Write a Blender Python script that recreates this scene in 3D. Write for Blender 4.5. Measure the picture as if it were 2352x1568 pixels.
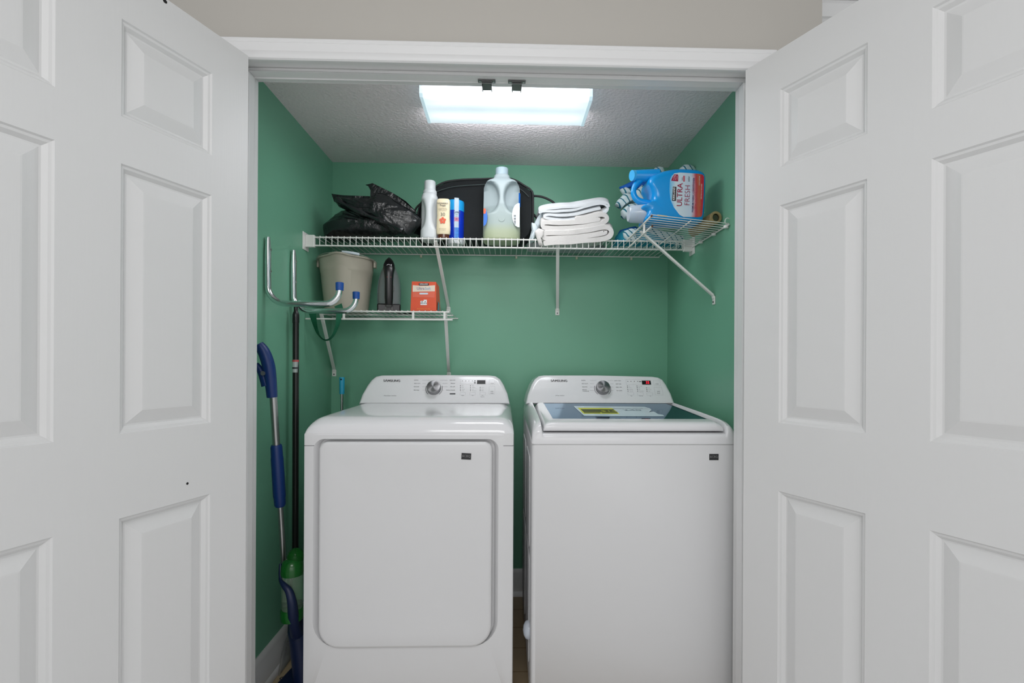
import bpy, bmesh, math, random
from mathutils import Vector, Matrix, noise
random.seed(7)
PI = math.pi
for o in list(bpy.data.objects): bpy.data.objects.remove(o)
S = bpy.context.scene
COL = S.collection

# ------------------------------------------------------------ camera
FPX, PX, PY = 1110.0, 1191.0, 831.0
PSI, RHO, CH = math.radians(1.6), math.radians(.30), 1.165
_r0 = Vector((math.cos(PSI), -math.sin(PSI), 0)); FW = Vector((math.sin(PSI), math.cos(PSI), 0)); _u0 = Vector((0, 0, 1))
RT = _r0*math.cos(RHO) + _u0*math.sin(RHO)
UP = -_r0*math.sin(RHO) + _u0*math.cos(RHO)
CPOS = Vector((0, 0, CH))
cd = bpy.data.cameras.new('camera'); cam = bpy.data.objects.new('camera', cd); COL.objects.link(cam)
cd.sensor_width = 36; cd.lens = FPX/2352*36
cd.shift_x = -(PX-1176)/2352; cd.shift_y = (PY-784)/2352
cd.clip_start = .02
M = Matrix((RT, UP, -FW)).transposed().to_4x4(); M.translation = CPOS
cam.matrix_world = M
S.camera = cam
# ------------------------------------------------------------ world, lights, exposure
W = bpy.data.worlds.new('world'); S.world = W; W.use_nodes = True
W.node_tree.nodes['Background'].inputs[0].default_value = (.97, .985, 1, 1)
W.node_tree.nodes['Background'].inputs[1].default_value = .76
def area(name, loc, target, size, size_y, power, col=(1, 1, 1)):
    l = bpy.data.lights.new(name, 'AREA'); l.shape = 'RECTANGLE'; l.size = size; l.size_y = size_y; l.energy = power; l.color = col
    o = bpy.data.objects.new(name, l); COL.objects.link(o); o.location = loc
    o.rotation_euler = (Vector(target)-Vector(loc)).to_track_quat('-Z', 'Y').to_euler(); return o
area('hall_overhead_fill', (-.1, -.35, 2.35), (0, 1.0, .9), 1.0, .7, 16.5, (1, .995, .99))  # unseen overhead fill added to light the doors and appliance fronts
area('hall_front_fill', (.3, -2.4, 1.25), (0, 2, 1.3), 2.2, 1.6, 13, (1, .995, .985))  # added fill behind the camera
S.view_settings.view_transform = 'Standard'; S.view_settings.look = 'None'; S.view_settings.gamma = 1
S.view_settings.use_curve_mapping = False; S.view_settings.exposure = 0.0

# ------------------------------------------------------------ helpers
def ray(u, v): return RT*((u-PX)/FPX) + UP*((PY-v)/FPX) + FW
def at(u, v, X=None, Y=None, Z=None):
    r = ray(u, v)
    t = (X-CPOS.x)/r.x if X is not None else (Y-CPOS.y)/r.y if Y is not None else (Z-CPOS.z)/r.z
    return CPOS + r*t
def atp(u, v, P0, n):
    r = ray(u, v); return CPOS + r*((Vector(P0)-CPOS).dot(n)/r.dot(n))
def lin(c):
    c = c/255
    return c/12.92 if c <= .04045 else ((c+.055)/1.055)**2.4
def rgb(r, g, b): return (lin(r), lin(g), lin(b), 1)

MATS = {}
def mat(name, color, rough=.5, metal=0, spec=.5, bump=None, var=0, trans=0, coat=0, emit=None, estr=0, alpha=1, sss=0, ior=None, vscale=3):
    """procedural principled material: bump=(scale, strength, distance), var = soft colour variation"""
    if name in MATS: return MATS[name]
    m = bpy.data.materials.new(name); m.use_nodes = True; nt = m.node_tree; b = nt.nodes['Principled BSDF']
    b.inputs['Base Color'].default_value = color; b.inputs['Roughness'].default_value = rough; b.inputs['Metallic'].default_value = metal
    b.inputs['Specular IOR Level'].default_value = spec; b.inputs['Transmission Weight'].default_value = trans
    b.inputs['Coat Weight'].default_value = coat; b.inputs['Alpha'].default_value = alpha
    if ior: b.inputs['IOR'].default_value = ior
    if emit: b.inputs['Emission Color'].default_value = emit; b.inputs['Emission Strength'].default_value = estr
    tc = nt.nodes.new('ShaderNodeTexCoord')
    if var:
        n = nt.nodes.new('ShaderNodeTexNoise'); n.inputs['Scale'].default_value = vscale; n.inputs['Detail'].default_value = 4
        nt.links.new(tc.outputs['Object'], n.inputs['Vector'])
        mx = nt.nodes.new('ShaderNodeMix'); mx.data_type = 'RGBA'
        mx.inputs[6].default_value = tuple(c*(1-var) for c in color[:3])+(1,); mx.inputs[7].default_value = tuple(min(1, c*(1+var)) for c in color[:3])+(1,)
        nt.links.new(n.outputs['Fac'], mx.inputs[0]); nt.links.new(mx.outputs[2], b.inputs['Base Color'])
    if bump:
        n = nt.nodes.new('ShaderNodeTexNoise'); n.inputs['Scale'].default_value = bump[0]; n.inputs['Detail'].default_value = 6
        if len(bump) > 3:
            mp = nt.nodes.new('ShaderNodeMapping'); mp.inputs['Scale'].default_value = bump[3]
            nt.links.new(tc.outputs['Object'], mp.inputs['Vector']); nt.links.new(mp.outputs[0], n.inputs['Vector'])
        else: nt.links.new(tc.outputs['Object'], n.inputs['Vector'])
        bp = nt.nodes.new('ShaderNodeBump'); bp.inputs['Strength'].default_value = bump[1]; bp.inputs['Distance'].default_value = bump[2]
        nt.links.new(n.outputs['Fac'], bp.inputs['Height']); nt.links.new(bp.outputs[0], b.inputs['Normal'])
    MATS[name] = m; return m

def finish(bm, name, m, parent=None, smooth=None, bevel=0, bseg=3, sub=0, kind=None):
    """link one bmesh (built in world space) as one mesh object; a child is expressed in its parent's frame"""
    me = bpy.data.meshes.new(name)
    bmesh.ops.remove_doubles(bm, verts=bm.verts, dist=1e-6)
    bmesh.ops.recalc_face_normals(bm, faces=bm.faces)
    org = Vector((0, 0, 0))
    if parent is not None: inv = WORLD[parent.name].inverted(); bm.transform(inv)
    elif bm.verts:
        xs = [v.co.x for v in bm.verts]; ys = [v.co.y for v in bm.verts]; zs = [v.co.z for v in bm.verts]
        org = Vector(((min(xs)+max(xs))/2, (min(ys)+max(ys))/2, min(zs)))
        bm.transform(Matrix.Translation(-org))
    bm.to_mesh(me); bm.free()
    o = bpy.data.objects.new(name, me); COL.objects.link(o)
    for mm in (m if isinstance(m, (list, tuple)) else [m]): me.materials.append(mm)
    o.location = org
    if parent is not None: o.parent = parent; WORLD[o.name] = WORLD[parent.name]
    else: WORLD[o.name] = Matrix.Translation(org)
    if smooth is not None:
        for p in me.polygons: p.use_smooth = True
        if smooth < 180:
            me.set_sharp_from_angle(angle=math.radians(smooth))
    if bevel:
        md = o.modifiers.new('bevel', 'BEVEL'); md.width = bevel; md.segments = bseg; md.limit_method = 'ANGLE'; md.angle_limit = math.radians(35)
        md.harden_normals = False
        for p in me.polygons: p.use_smooth = True
        me.set_sharp_from_angle(angle=math.radians(50))
        md2 = o.modifiers.new('wn', 'WEIGHTED_NORMAL'); md2.keep_sharp = True
    if sub:
        md = o.modifiers.new('sub', 'SUBSURF'); md.levels = sub; md.render_levels = sub
    if kind: o['kind'] = kind
    return o
WORLD = {}
def thing(name, label, cat, loc, group=None):
    o = bpy.data.objects.new(name, None); COL.objects.link(o); o.location = loc; o.empty_display_size = .05
    o['label'] = label; o['category'] = cat
    if group: o['group'] = group
    WORLD[o.name] = Matrix.Translation(Vector(loc)); return o
def tag(o, label, cat, group=None):
    o['label'] = label; o['category'] = cat
    if group: o['group'] = group
    return o
def lab(o, label): o['label'] = label; return o

def box(bm, x0, x1, y0, y1, z0, z1, T=None):
    vs = [bm.verts.new(T @ Vector(p) if T else Vector(p)) for p in ((x0,y0,z0),(x1,y0,z0),(x1,y1,z0),(x0,y1,z0),(x0,y0,z1),(x1,y0,z1),(x1,y1,z1),(x0,y1,z1))]
    for f in ((0,1,2,3),(7,6,5,4),(0,4,5,1),(1,5,6,2),(2,6,7,3),(3,7,4,0)): bm.faces.new([vs[i] for i in f])
def bx(*a, T=None): bm = bmesh.new(); box(bm, *a, T=T); return bm
def tube(bm, pts, r, seg=10, cap=True, closed=False):
    pts = [Vector(p) for p in pts]; n = len(pts)
    rr = r if isinstance(r, (list, tuple)) else [r]*n
    rings = []; up = None
    for i in range(n):
        if closed: d = (pts[(i+1) % n]-pts[i-1]).normalized()
        else: d = (pts[min(i+1, n-1)]-pts[max(i-1, 0)]).normalized()
        if up is None:
            a = Vector((0, 0, 1)) if abs(d.z) < .9 else Vector((1, 0, 0)); up = (a-d*a.dot(d)).normalized()
        else: up = (up-d*up.dot(d)).normalized()
        s = d.cross(up)
        rings.append([bm.verts.new(pts[i]+(up*math.cos(2*PI*k/seg)+s*math.sin(2*PI*k/seg))*rr[i]) for k in range(seg)])
    for i in range(n if closed else n-1):
        A, B = rings[i], rings[(i+1) % n]
        for k in range(seg): bm.faces.new((A[k], A[(k+1) % seg], B[(k+1) % seg], B[k]))
    if cap and not closed: bm.faces.new(rings[0][::-1]); bm.faces.new(rings[-1])
def tb(pts, r, seg=10, **k): bm = bmesh.new(); tube(bm, pts, r, seg, **k); return bm
def rings_mesh(bm, rings, cap0=True, cap1=True):
    """rings: list of equally long point loops"""
    V = [[bm.verts.new(Vector(p)) for p in R] for R in rings]; n = len(V[0])
    for A, B in zip(V, V[1:]):
        for k in range(n): bm.faces.new((A[k], A[(k+1) % n], B[(k+1) % n], B[k]))
    if cap0: bm.faces.new(V[0][::-1])
    if cap1: bm.faces.new(V[-1])
    return V
def lathe(bm, prof, c=(0, 0, 0), seg=32, sx=1, sy=1, cap0=True, cap1=True, T=None):
    R = []
    for r, z in prof:
        L = [Vector((c[0]+r*sx*math.cos(2*PI*k/seg), c[1]+r*sy*math.sin(2*PI*k/seg), c[2]+z)) for k in range(seg)]
        R.append([T @ p for p in L] if T else L)
    rings_mesh(bm, R, cap0, cap1)
def lt(*a, **k): bm = bmesh.new(); lathe(bm, *a, **k); return bm
def sup(w, d, n, seg=32):
    """superellipse loop (x, y)"""
    L = []
    for k in range(seg):
        a = 2*PI*k/seg; ca, sa = math.cos(a), math.sin(a)
        L.append((w*math.copysign(abs(ca)**(2/n), ca), d*math.copysign(abs(sa)**(2/n), sa)))
    return L
def interp(tab, t):
    for (a, *A), (b, *B) in zip(tab, tab[1:]):
        if t <= b:
            f = (t-a)/(b-a) if b > a else 0; f = max(0, f)
            return [x+(y-x)*f for x, y in zip(A, B)]
    return list(tab[-1][1:])
def smooth(tab, n):
    """Catmull-Rom resample of 2d/3d points"""
    P = [Vector(p) for p in tab]; out = []
    for i in range(len(P)-1):
        p0 = P[max(i-1, 0)]; p1 = P[i]; p2 = P[i+1]; p3 = P[min(i+2, len(P)-1)]
        for k in range(n):
            t = k/n
            out.append(.5*((2*p1)+(p2-p0)*t+(2*p0-5*p1+4*p2-p3)*t*t+(3*p1-p0-3*p2+p3)*t**3))
    out.append(P[-1]); return out
def rrect(cx, cz, w, h, r, n=6):
    """rounded rectangle loop (x, z); r = one radius or (bottom, top)"""
    rb, rt = r if isinstance(r, tuple) else (r, r); L = []
    for (sx, sz, a0, q) in ((1, 1, 0, rt), (-1, 1, 90, rt), (-1, -1, 180, rb), (1, -1, 270, rb)):
        for k in range(n+1):
            a = math.radians(a0+90*k/n)
            L.append((cx+sx*(w/2-q)+q*math.cos(a), cz+sz*(h/2-q)+q*math.sin(a)))
    return L
def prism(bm, loop, O, A, B, N, d0, d1):
    """extrude 2d loop (a,b) placed at O + a*A + b*B from N*d0 to N*d1"""
    O, A, B, N = map(Vector, (O, A, B, N))
    rings_mesh(bm, [[O+A*a+B*b+N*d for a, b in loop] for d in (d0, d1)])
def inflate(bm, outline, yc, depth, k=5, amp=.004, freq=30, seed=0, power=.5, back=1.0, sub=4, zmin=-9):
    """closed outline [(x,z)] puffed forwards and backwards about the plane y=yc, with crumple noise"""
    L = []
    n = len(outline)
    for i in range(n):
        a = Vector(outline[i]); b = Vector(outline[(i+1) % n])
        for j in range(sub): L.append(a+(b-a)*(j/sub))
    cx = sum(p.x for p in L)/len(L); cz = sum(p.y for p in L)/len(L)
    R = []
    for s in range(-k, k+1):
        th = s/k*(PI/2)*.97
        f = math.cos(th)**power; y = yc+math.sin(th)*depth*(1 if s < 0 else back)
        ring = []
        for p in L:
            q = Vector((cx+(p.x-cx)*f, y, cz+(p.y-cz)*f))
            v = noise.noise_vector(q*freq+Vector((seed, 0, 0)))
            w = noise.noise(q*freq*2.3+Vector((0, seed, 3)))
            q += v*amp*(1 if abs(s) < k else .4)+Vector((0, -abs(w)*amp*1.6, 0)); q.z = max(q.z, zmin+.004*(1-f))
            ring.append(q)
        R.append(ring)
    rings_mesh(bm, R)
def text(s, size, O, A, B, m, parent, name='lettering', align='CENTER', off=.0006, sx=1, bold=0, shear=0, spacing=1):
    items = s if isinstance(s, list) else [(s, 0, 0, size, align)]
    N = Vector(A).cross(Vector(B)).normalized(); A = Vector(A).normalized(); B = Vector(B).normalized()
    bm = bmesh.new()
    for it in items:
        t, dx, dz, sz, al = it
        cu = bpy.data.curves.new('t', 'FONT'); cu.body = t; cu.size = sz; cu.align_x = al; cu.align_y = 'CENTER'; cu.offset = bold*sz; cu.shear = shear; cu.space_character = spacing
        cu.resolution_u = 3
        o = bpy.data.objects.new('t', cu); COL.objects.link(o)
        me = bpy.data.meshes.new_from_object(o); T = Matrix.Identity(4)
        P = Vector(O)+A*dx+B*dz+N*off
        for i in range(3): T[i][0] = A[i]*sx; T[i][1] = B[i]; T[i][2] = N[i]; T[i][3] = P[i]
        me.transform(T); bm.from_mesh(me)
        bpy.data.objects.remove(o); bpy.data.curves.remove(cu); bpy.data.meshes.remove(me)
    me = bpy.data.meshes.new(name); bm.transform(WORLD[parent.name].inverted()); bm.to_mesh(me); bm.free()
    me.materials.append(m); o = bpy.data.objects.new(name, me); COL.objects.link(o); o.parent = parent; WORLD[o.name] = WORLD[parent.name]
    return o
def patch(name, loop, O, A, B, m, parent, off=.0003, thick=.0004):
    N = Vector(A).cross(Vector(B)).normalized(); bm = bmesh.new(); prism(bm, loop, O, A, B, N, off-thick, off); return finish(bm, name, m, parent)

# ------------------------------------------------------------ materials
GREEN = mat('green_wall_paint', rgb(114, 173, 145), .38, spec=.4, bump=(220, .06, .0008), var=.05, vscale=2)
BEIGE = mat('beige_wall_paint', rgb(184, 180, 173), .6, bump=(250, .05, .001), var=.01)
TRIM = mat('white_trim_paint', rgb(226, 226, 226), .3, spec=.5, bump=(60, .04, .001), var=.01)
def door_material():
    m = mat('white_door_paint', rgb(218, 218, 218), .42, bump=(1, .16, .0012, (220, 220, 7)), var=.012); return m
DOORM = door_material()
CEIL = mat('white_textured_ceiling', rgb(240, 229, 232), .5, bump=(80, .75, .007), spec=.5)
def floor_material():
    m = mat('tan_vinyl_tile', rgb(168, 148, 120), .45, var=.12, vscale=9); nt = m.node_tree; b = nt.nodes['Principled BSDF']
    tc = nt.nodes.new('ShaderNodeTexCoord'); br = nt.nodes.new('ShaderNodeTexBrick'); br.offset = 0
    br.inputs['Scale'].default_value = 1; br.inputs['Mortar Size'].default_value = .003; br.inputs['Brick Width'].default_value = .152; br.inputs['Row Height'].default_value = .152
    br.inputs['Color1'].default_value = (1, 1, 1, 1); br.inputs['Color2'].default_value = (.93, .93, .93, 1); br.inputs['Mortar'].default_value = (.62, .58, .52, 1)
    nt.links.new(tc.outputs['Object'], br.inputs['Vector'])
    mx = nt.nodes.new('ShaderNodeMix'); mx.data_type = 'RGBA'; mx.blend_type = 'MULTIPLY'; mx.inputs[0].default_value = 1
    src = b.inputs['Base Color'].links[0].from_socket
    nt.links.new(src, mx.inputs[6]); nt.links.new(br.outputs['Color'], mx.inputs[7]); nt.links.new(mx.outputs[2], b.inputs['Base Color'])
    return m
FLOOR = floor_material()
APPL = mat('white_appliance_enamel', rgb(226, 226, 228), .09, spec=.5, var=.004)
APPF = mat('white_appliance_panel', rgb(217, 217, 218), .3, spec=.5, bump=(500, .03, .0005), var=.004)
WIRE = mat('white_coated_wire', rgb(226, 226, 222), .35)
CHROME = mat('chrome_tube', rgb(225, 230, 232), .12, 1, var=.03)
SILVER = mat('brushed_aluminium_pole', rgb(178, 178, 178), .32, 1, bump=(300, .1, .0005))
BLUECAP = mat('blue_rubber_cap', rgb(18, 74, 150), .45)
BLUEGRIP = mat('blue_grip_plastic', rgb(8, 46, 106), .42, bump=(300, .1, .0008))
NAVY = mat('navy_plastic', rgb(8, 26, 62), .45)
BLACKP = mat('black_painted_pole', rgb(24, 22, 22), .3)
BLACK = mat('black_plastic', rgb(20, 19, 21), .3)
SEAM = mat('dark_seam', rgb(70, 70, 72), .7)
INK = mat('dark_grey_ink', rgb(52, 52, 56), .5)
INKL = mat('light_grey_ink', rgb(140, 140, 144), .5)
WHITEINK = mat('white_ink', rgb(238, 238, 240), .5)

# ------------------------------------------------------------ setting
XL, XR, YB, YF, YI, ZC = -.86, .82, 2.42, 1.42, 1.545, 2.15
OL, OR, OT = -.782, .742, 2.045
def struct(name, bm, m, **k): return finish(bm, name, m, kind='structure', **k)
struct('floor', bx(-2.2, 2.4, YF, YB+.1, -.05, 0), FLOOR)
struct('floor_hall', bx(-2.2, 2.4, -2.6, YF, -.05, 0), mat('pale_bounce_floor', rgb(226, 224, 222), .95, bump=(300, .6, .004)))  # unseen hall floor, surface made pale to bounce light onto closet ceiling and jambs
struct('wall_back', bx(XL-.1, XR+.1, YB, YB+.1, 0, ZC), GREEN)
struct('wall_left', bx(XL-.1, XL, YI, YB, 0, ZC), GREEN)
struct('wall_right', bx(XR, XR+.1, YI, YB, 0, ZC), GREEN)
struct('ceiling', bx(XL-.1, XR+.1, YI, YB, ZC, ZC+.05), CEIL)
XE = .943
bm = bmesh.new()
box(bm, -2.2, OL-.02, YF, YI, 0, 2.44); box(bm, OR+.02, XE, YF, YI, 0, 2.44); box(bm, OL-.02, OR+.02, YF, YI, OT+.02, 2.44)
struct('wall_front', bm, BEIGE)
HALLW = mat('white_hall_paint', rgb(214, 214, 214), .6, bump=(250, .05, .001))
struct('wall_right_hall', bx(XR+.1, 2.4, 1.70, 1.8, 0, 2.44), HALLW)
struct('ceiling_hall', bx(-2.2, 2.4, -2.6, 1.8, 2.44, 2.5), mat('popcorn_ceiling', rgb(205, 205, 205), .9, bump=(45, 1, .02)))
bm = bmesh.new(); prism(bm, [(0, 0), (-.012, 0), (-.02, .01), (-.035, .03), (-.035, .04), (0, .04)], (XR+.1, 1.70, 2.40), (0, 1, 0), (0, 0, 1), (1, 0, 0), 0, 1.4)
struct('trim_5', bm, TRIM)
# head casing, jamb and stops
CAS = [(0, 0), (-.006, 0), (-.011, .003), (-.011, .007), (-.006, .010), (-.008, .016), (-.014, .022), (-.016, .044), (-.014, .047), (-.016, .050), (-.016, .056), (-.012, .060), (0, .060)]
bm = bmesh.new(); prism(bm, CAS, (OL-.055, YF, OT-.012), (0, 1, 0), (0, 0, 1), (1, 0, 0), 0, OR-OL+.11)
struct('trim_1', bm, TRIM, smooth=30)
for nm, x, s in (('trim_2', OL+.012, -1), ('trim_3', OR-.012, 1)):
    bm = bmesh.new(); prism(bm, CAS, (x, YF, 0), (0, 1, 0), (s, 0, 0), (0, 0, 1), 0, OT-.014); struct(nm, bm, TRIM, smooth=30)
bm = bmesh.new()
box(bm, OL-.019, OR+.019, YF+.001, YI+.002, OT, OT+.019); box(bm, OL-.019, OL, YF+.001, YI+.002, 0, OT); box(bm, OR, OR+.019, YF+.001, YI+.002, 0, OT)
jamb = struct('trim_4', bm, TRIM, bevel=.0015)
bm = bmesh.new(); box(bm, OL, OR, 1.47, 1.505, OT-.012, OT); box(bm, OL, OL+.011, 1.47, 1.505, 0, OT-.012); box(bm, OR-.011, OR, 1.47, 1.505, 0, OT-.012)
finish(bm, 'door_stop', TRIM, jamb, bevel=.003)
CATCH = mat('grey_metal_catch', rgb(112, 112, 112), .35, .9, bump=(200, .15, .0008))
for cx in (-.061, .032):
    k = finish(bx(cx-.027, cx+.027, 1.486, 1.503, OT-.0155, OT-.0123), 'ball_catch', CATCH, jamb, bevel=.001)
    bm = bmesh.new(); box(bm, cx-.016, cx+.016, 1.4875, 1.538, OT-.0185, OT-.0156)
    box(bm, cx-.014, cx+.014, 1.491, 1.497, OT-.0225, OT-.0186)
    box(bm, cx-.0155, cx-.0125, 1.504, 1.538, OT-.0235, OT-.0186); box(bm, cx+.0125, cx+.0155, 1.504, 1.538, OT-.0235, OT-.0186)
    finish(bm, 'catch_spring', CATCH, k, bevel=.0008)
    for sx in (-.021, .021):
        finish(lt([(.0001, -.0012), (.003, -.0008), (.003, 0)], (cx+sx, 1.4945, OT-.0156), 10), 'screw', mat('bright_screw', rgb(200, 200, 200), .3, 1), k)
# baseboards
BP = [(0, 0), (.024, 0), (.023, .010), (.019, .018), (.014, .022), (.013, .095), (.010, .105), (.011, .112), (.007, .122), (.003, .131), (0, .131)]
bm = bmesh.new(); prism(bm, BP, (XL, YB, 0), (0, -1, 0), (0, 0, 1), (1, 0, 0), 0, XR-XL); struct('baseboard_back', bm, TRIM, smooth=30)
bm = bmesh.new(); prism(bm, BP, (XL, YI, 0), (1, 0, 0), (0, 0, 1), (0, 1, 0), 0, YB-YI); struct('baseboard_left', bm, TRIM, smooth=30)
bm = bmesh.new(); prism(bm, BP, (XR, YI, 0), (-1, 0, 0), (0, 0, 1), (0, 1, 0), 0, YB-YI); struct('baseboard_right', bm, TRIM, smooth=30)

# doors: six panel leaves, swung out towards the hall
def door_leaf(name, hinge, ang, sg, t0, t1, cols, K):
    D = Vector((sg*math.sin(ang), -math.cos(ang), 0)); N = Vector((-sg*math.cos(ang), -math.sin(ang), 0))  # N faces the camera side
    O = Vector((hinge[0]*K, hinge[1]*K, 0)); zs = [(.24, .803), (.996, 1.613), (1.721, 1.943)]; z0, z1 = -.03, 2.058
    zs = [tuple(CH+(q-CH)*K for q in p) for p in zs]; z0, z1 = .012, CH+(z1-CH)*K; t0, t1 = t0*K, t1*K-.012; cols = [tuple(q*K for q in p) for p in cols]
    bm = bmesh.new()
    def P(t, z, d): return O+D*t+Vector((0, 0, z))+N*d
    prof = [(0, 0), (.003, -.004), (.008, -.0055), (.015, -.0135), (.019, -.0135), (.048, -.0025), (.051, -.0022)]
    TT = sorted([t0, t1]+[c for p in cols for c in p]); ZZ = sorted([z0, z1]+[c for p in zs for c in p])
    for side, base in ((1, 0), (-1, -.035)):
        for i in range(len(TT)-1):
            for j in range(len(ZZ)-1):
                a, b, c, d = TT[i], TT[i+1], ZZ[j], ZZ[j+1]
                if (a, b) in cols and (c, d) in zs:
                    prev = None
                    for ins, dep in prof:
                        dd = base+dep*side
                        L = [bm.verts.new(P(x, z, dd)) for x, z in ((a+ins, c+ins), (b-ins, c+ins), (b-ins, d-ins), (a+ins, d-ins))]
                        if prev:
                            for k in range(4): bm.faces.new((prev[k], prev[(k+1) % 4], L[(k+1) % 4], L[k]))
                        prev = L
                    bm.faces.new(prev)
                else: bm.faces.new([bm.verts.new(P(x, z, base)) for x, z in ((a, c), (b, c), (b, d), (a, d))])
    for q in (((t0, z0), (t1, z0)), ((t1, z0), (t1, z1)), ((t1, z1), (t0, z1)), ((t0, z1), (t0, z0))):
        bm.faces.new([bm.verts.new(P(t, z, d)) for (t, z), d in ((q[0], 0), (q[1], 0), (q[1], -.035), (q[0], -.035))])
    o = struct(name, bm, DOORM)
    return o, P
A1, A2 = math.radians(21), math.radians(25)
d1, P1 = door_leaf('door_1', (-.765, 1.42), A1, -1, -.021, .770, [(.092, .314), (.436, .657)], .965)
d2, P2 = door_leaf('door_2', (.745, 1.42), A2, 1, -.038, .773, [(.076, .303), (.432, .659)], .957)
D1 = Vector((-math.sin(A1), -math.cos(A1), 0)); N1 = Vector((math.cos(A1), -math.sin(A1), 0))
h = patch('screw_hole', [(.0032*math.cos(a*PI/5), .0032*math.sin(a*PI/5)) for a in range(10)], P1(.150, .857, 0), -D1, Vector((0, 0, 1)), BLACK, d1, off=.0004)
h = patch('screw_hole', [(.005*math.cos(a*PI/5), .0045*math.sin(a*PI/5)) for a in range(10)], atp(379, 3, P1(0, 0, 0), N1), -D1, Vector((0, 0, 1)), BLACK, d1, off=.0004)

# ------------------------------------------------------------ ceiling light
cl = thing('ceiling_light', 'rectangular fluorescent ceiling light with clear ribbed wraparound cover, glowing white', 'light', (0, 1.78, ZC))
LX0, LX1, LY0, LY1, LZ = -.303, .303, 1.690, 1.885, 2.088
def lens_material():
    m = bpy.data.materials.new('lit_prismatic_lens'); m.use_nodes = True; nt = m.node_tree; b = nt.nodes['Principled BSDF']
    b.inputs['Base Color'].default_value = (.75, .85, .9, 1); b.inputs['Roughness'].default_value = .25
    b.inputs['Emission Color'].default_value = (.80, .93, 1, 1)
    tc = nt.nodes.new('ShaderNodeTexCoord'); sp = nt.nodes.new('ShaderNodeSeparateXYZ'); nt.links.new(tc.outputs['Object'], sp.inputs[0])
    def mth(op, a, b_=None, c=None):
        n = nt.nodes.new('ShaderNodeMath'); n.operation = op
        for i, q in enumerate((a, b_, c)):
            if q is None: continue
            if isinstance(q, (int, float)): n.inputs[i].default_value = q
            else: nt.links.new(q, n.inputs[i])
        return n.outputs[0]
    # two tubes run in x behind the lens: brightness falls with the distance from each tube and towards the tube ends
    def bump_at(y0, w): d = mth('DIVIDE', mth('SUBTRACT', sp.outputs[1], y0), w); return mth('POWER', 2.718, mth('MULTIPLY', mth('MULTIPLY', d, d), -1))
    tot = mth('ADD', mth('MULTIPLY', bump_at(-.092, .020), 1.5), mth('ADD', mth('MULTIPLY', bump_at(-.045, .022), .35), mth('MULTIPLY', bump_at(.045, .030), .50)))
    ex = mth('MULTIPLY', sp.outputs[0], 1/.295); ex = mth('SUBTRACT', 1, mth('POWER', mth('ABSOLUTE', ex), 10)); ex = mth('MAXIMUM', ex, .0)
    st = mth('ADD', .62, mth('MULTIPLY', tot, ex))
    pr = nt.nodes.new('ShaderNodeTexChecker'); pr.inputs['Scale'].default_value = 260; nt.links.new(tc.outputs['Object'], pr.inputs['Vector'])
    st = mth('MULTIPLY', st, mth('ADD', .96, mth('MULTIPLY', pr.outputs['Fac'], .07)))
    st = mth('MULTIPLY', st, 1.0)
    nt.links.new(st, b.inputs['Emission Strength']); return m
LENS = lens_material()
bm = bmesh.new()
prism(bm, [(LY0, ZC-.003), (LY0-.002, LZ+.008), (LY0+.006, LZ), (LY1-.006, LZ), (LY1+.002, LZ+.008), (LY1, ZC-.003)], (LX0+.012, 0, 0), (0, 1, 0), (0, 0, 1), (1, 0, 0), 0, LX1-LX0-.024)
finish(bm, 'diffuser', LENS, cl, smooth=40)
ENDM = mat('clear_end_cap', rgb(190, 215, 225), .3, emit=(.62, .8, .88, 1), estr=.5)
for x in (LX0, LX1-.012):
    bm = bmesh.new(); prism(bm, [(LY0-.002, ZC-.002), (LY0-.004, LZ+.008), (LY0+.005, LZ-.002), (LY1-.005, LZ-.002), (LY1+.004, LZ+.008), (LY1+.002, ZC-.002)], (x, 0, 0), (0, 1, 0), (0, 0, 1), (1, 0, 0), 0, .012)
    finish(bm, 'end_cap', ENDM, cl, bevel=.001)
area('closet_tube_glow', (0, 1.79, LZ-.012), (0, 1.79, 0), .56, .17, 2.8, (.97, .98, 1))
area('closet_tube_glow', (0, LY0-.012, 2.116), (0, 0, 3.5), .56, .05, 1.6, (.94, .97, 1))
area('closet_tube_glow', (0, LY1+.012, 2.116), (0, 3.2, 3.4), .56, .05, 1.2, (.94, .97, 1))

# ------------------------------------------------------------ appliances
def console_frame(x0):
    P0 = Vector((x0, 2.10, .985)); B = Vector((0, .07, .126)).normalized(); A = Vector((1, 0, 0)); return P0, A, B, A.cross(B)
CN = Vector((1, 0, 0)).cross(Vector((0, .07, .126)).normalized())
def cpt(u, v):  # a point of the sloping console face
    return atp(u, v, (0, 2.10, .985), CN)
CB = Vector((0, .07, .126)).normalized(); CA = Vector((1, 0, 0))
def console(parent, outline):
    L = [Vector((cpt(u, v).x, (cpt(u, v)-Vector((0, 2.10, .985))).dot(CB))) for u, v in outline]
    cx = sum(p.x for p in L)/len(L); cz = sum(p.y for p in L)/len(L)
    # rounded front: rings from inset face to full outline, then back to a vertical rear
    bm = bmesh.new(); R = []
    n = len(L)
    def off(p, ins):
        q = Vector((p.x+(cx-p.x)/abs(cx-p.x+1e-9)*min(abs(cx-p.x), ins), p.y+(-ins if p.y > .06 else 0))); return q
    for ins, d in ((.016, 0), (.009, -.0015), (.004, -.005), (.001, -.010), (0, -.016)):
        R.append([Vector((off(p, ins).x, 2.10, .985))+CB*off(p, ins).y+CN*d for p in L])
    R.append([Vector((p.x, 2.33, (Vector((0, 2.10, .985))+CB*p.y-CN*.016).z-.004*(p.y > .1))) for p in L])
    rings_mesh(bm, R)
    return finish(bm, 'control_console', APPL, parent, smooth=40)
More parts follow.
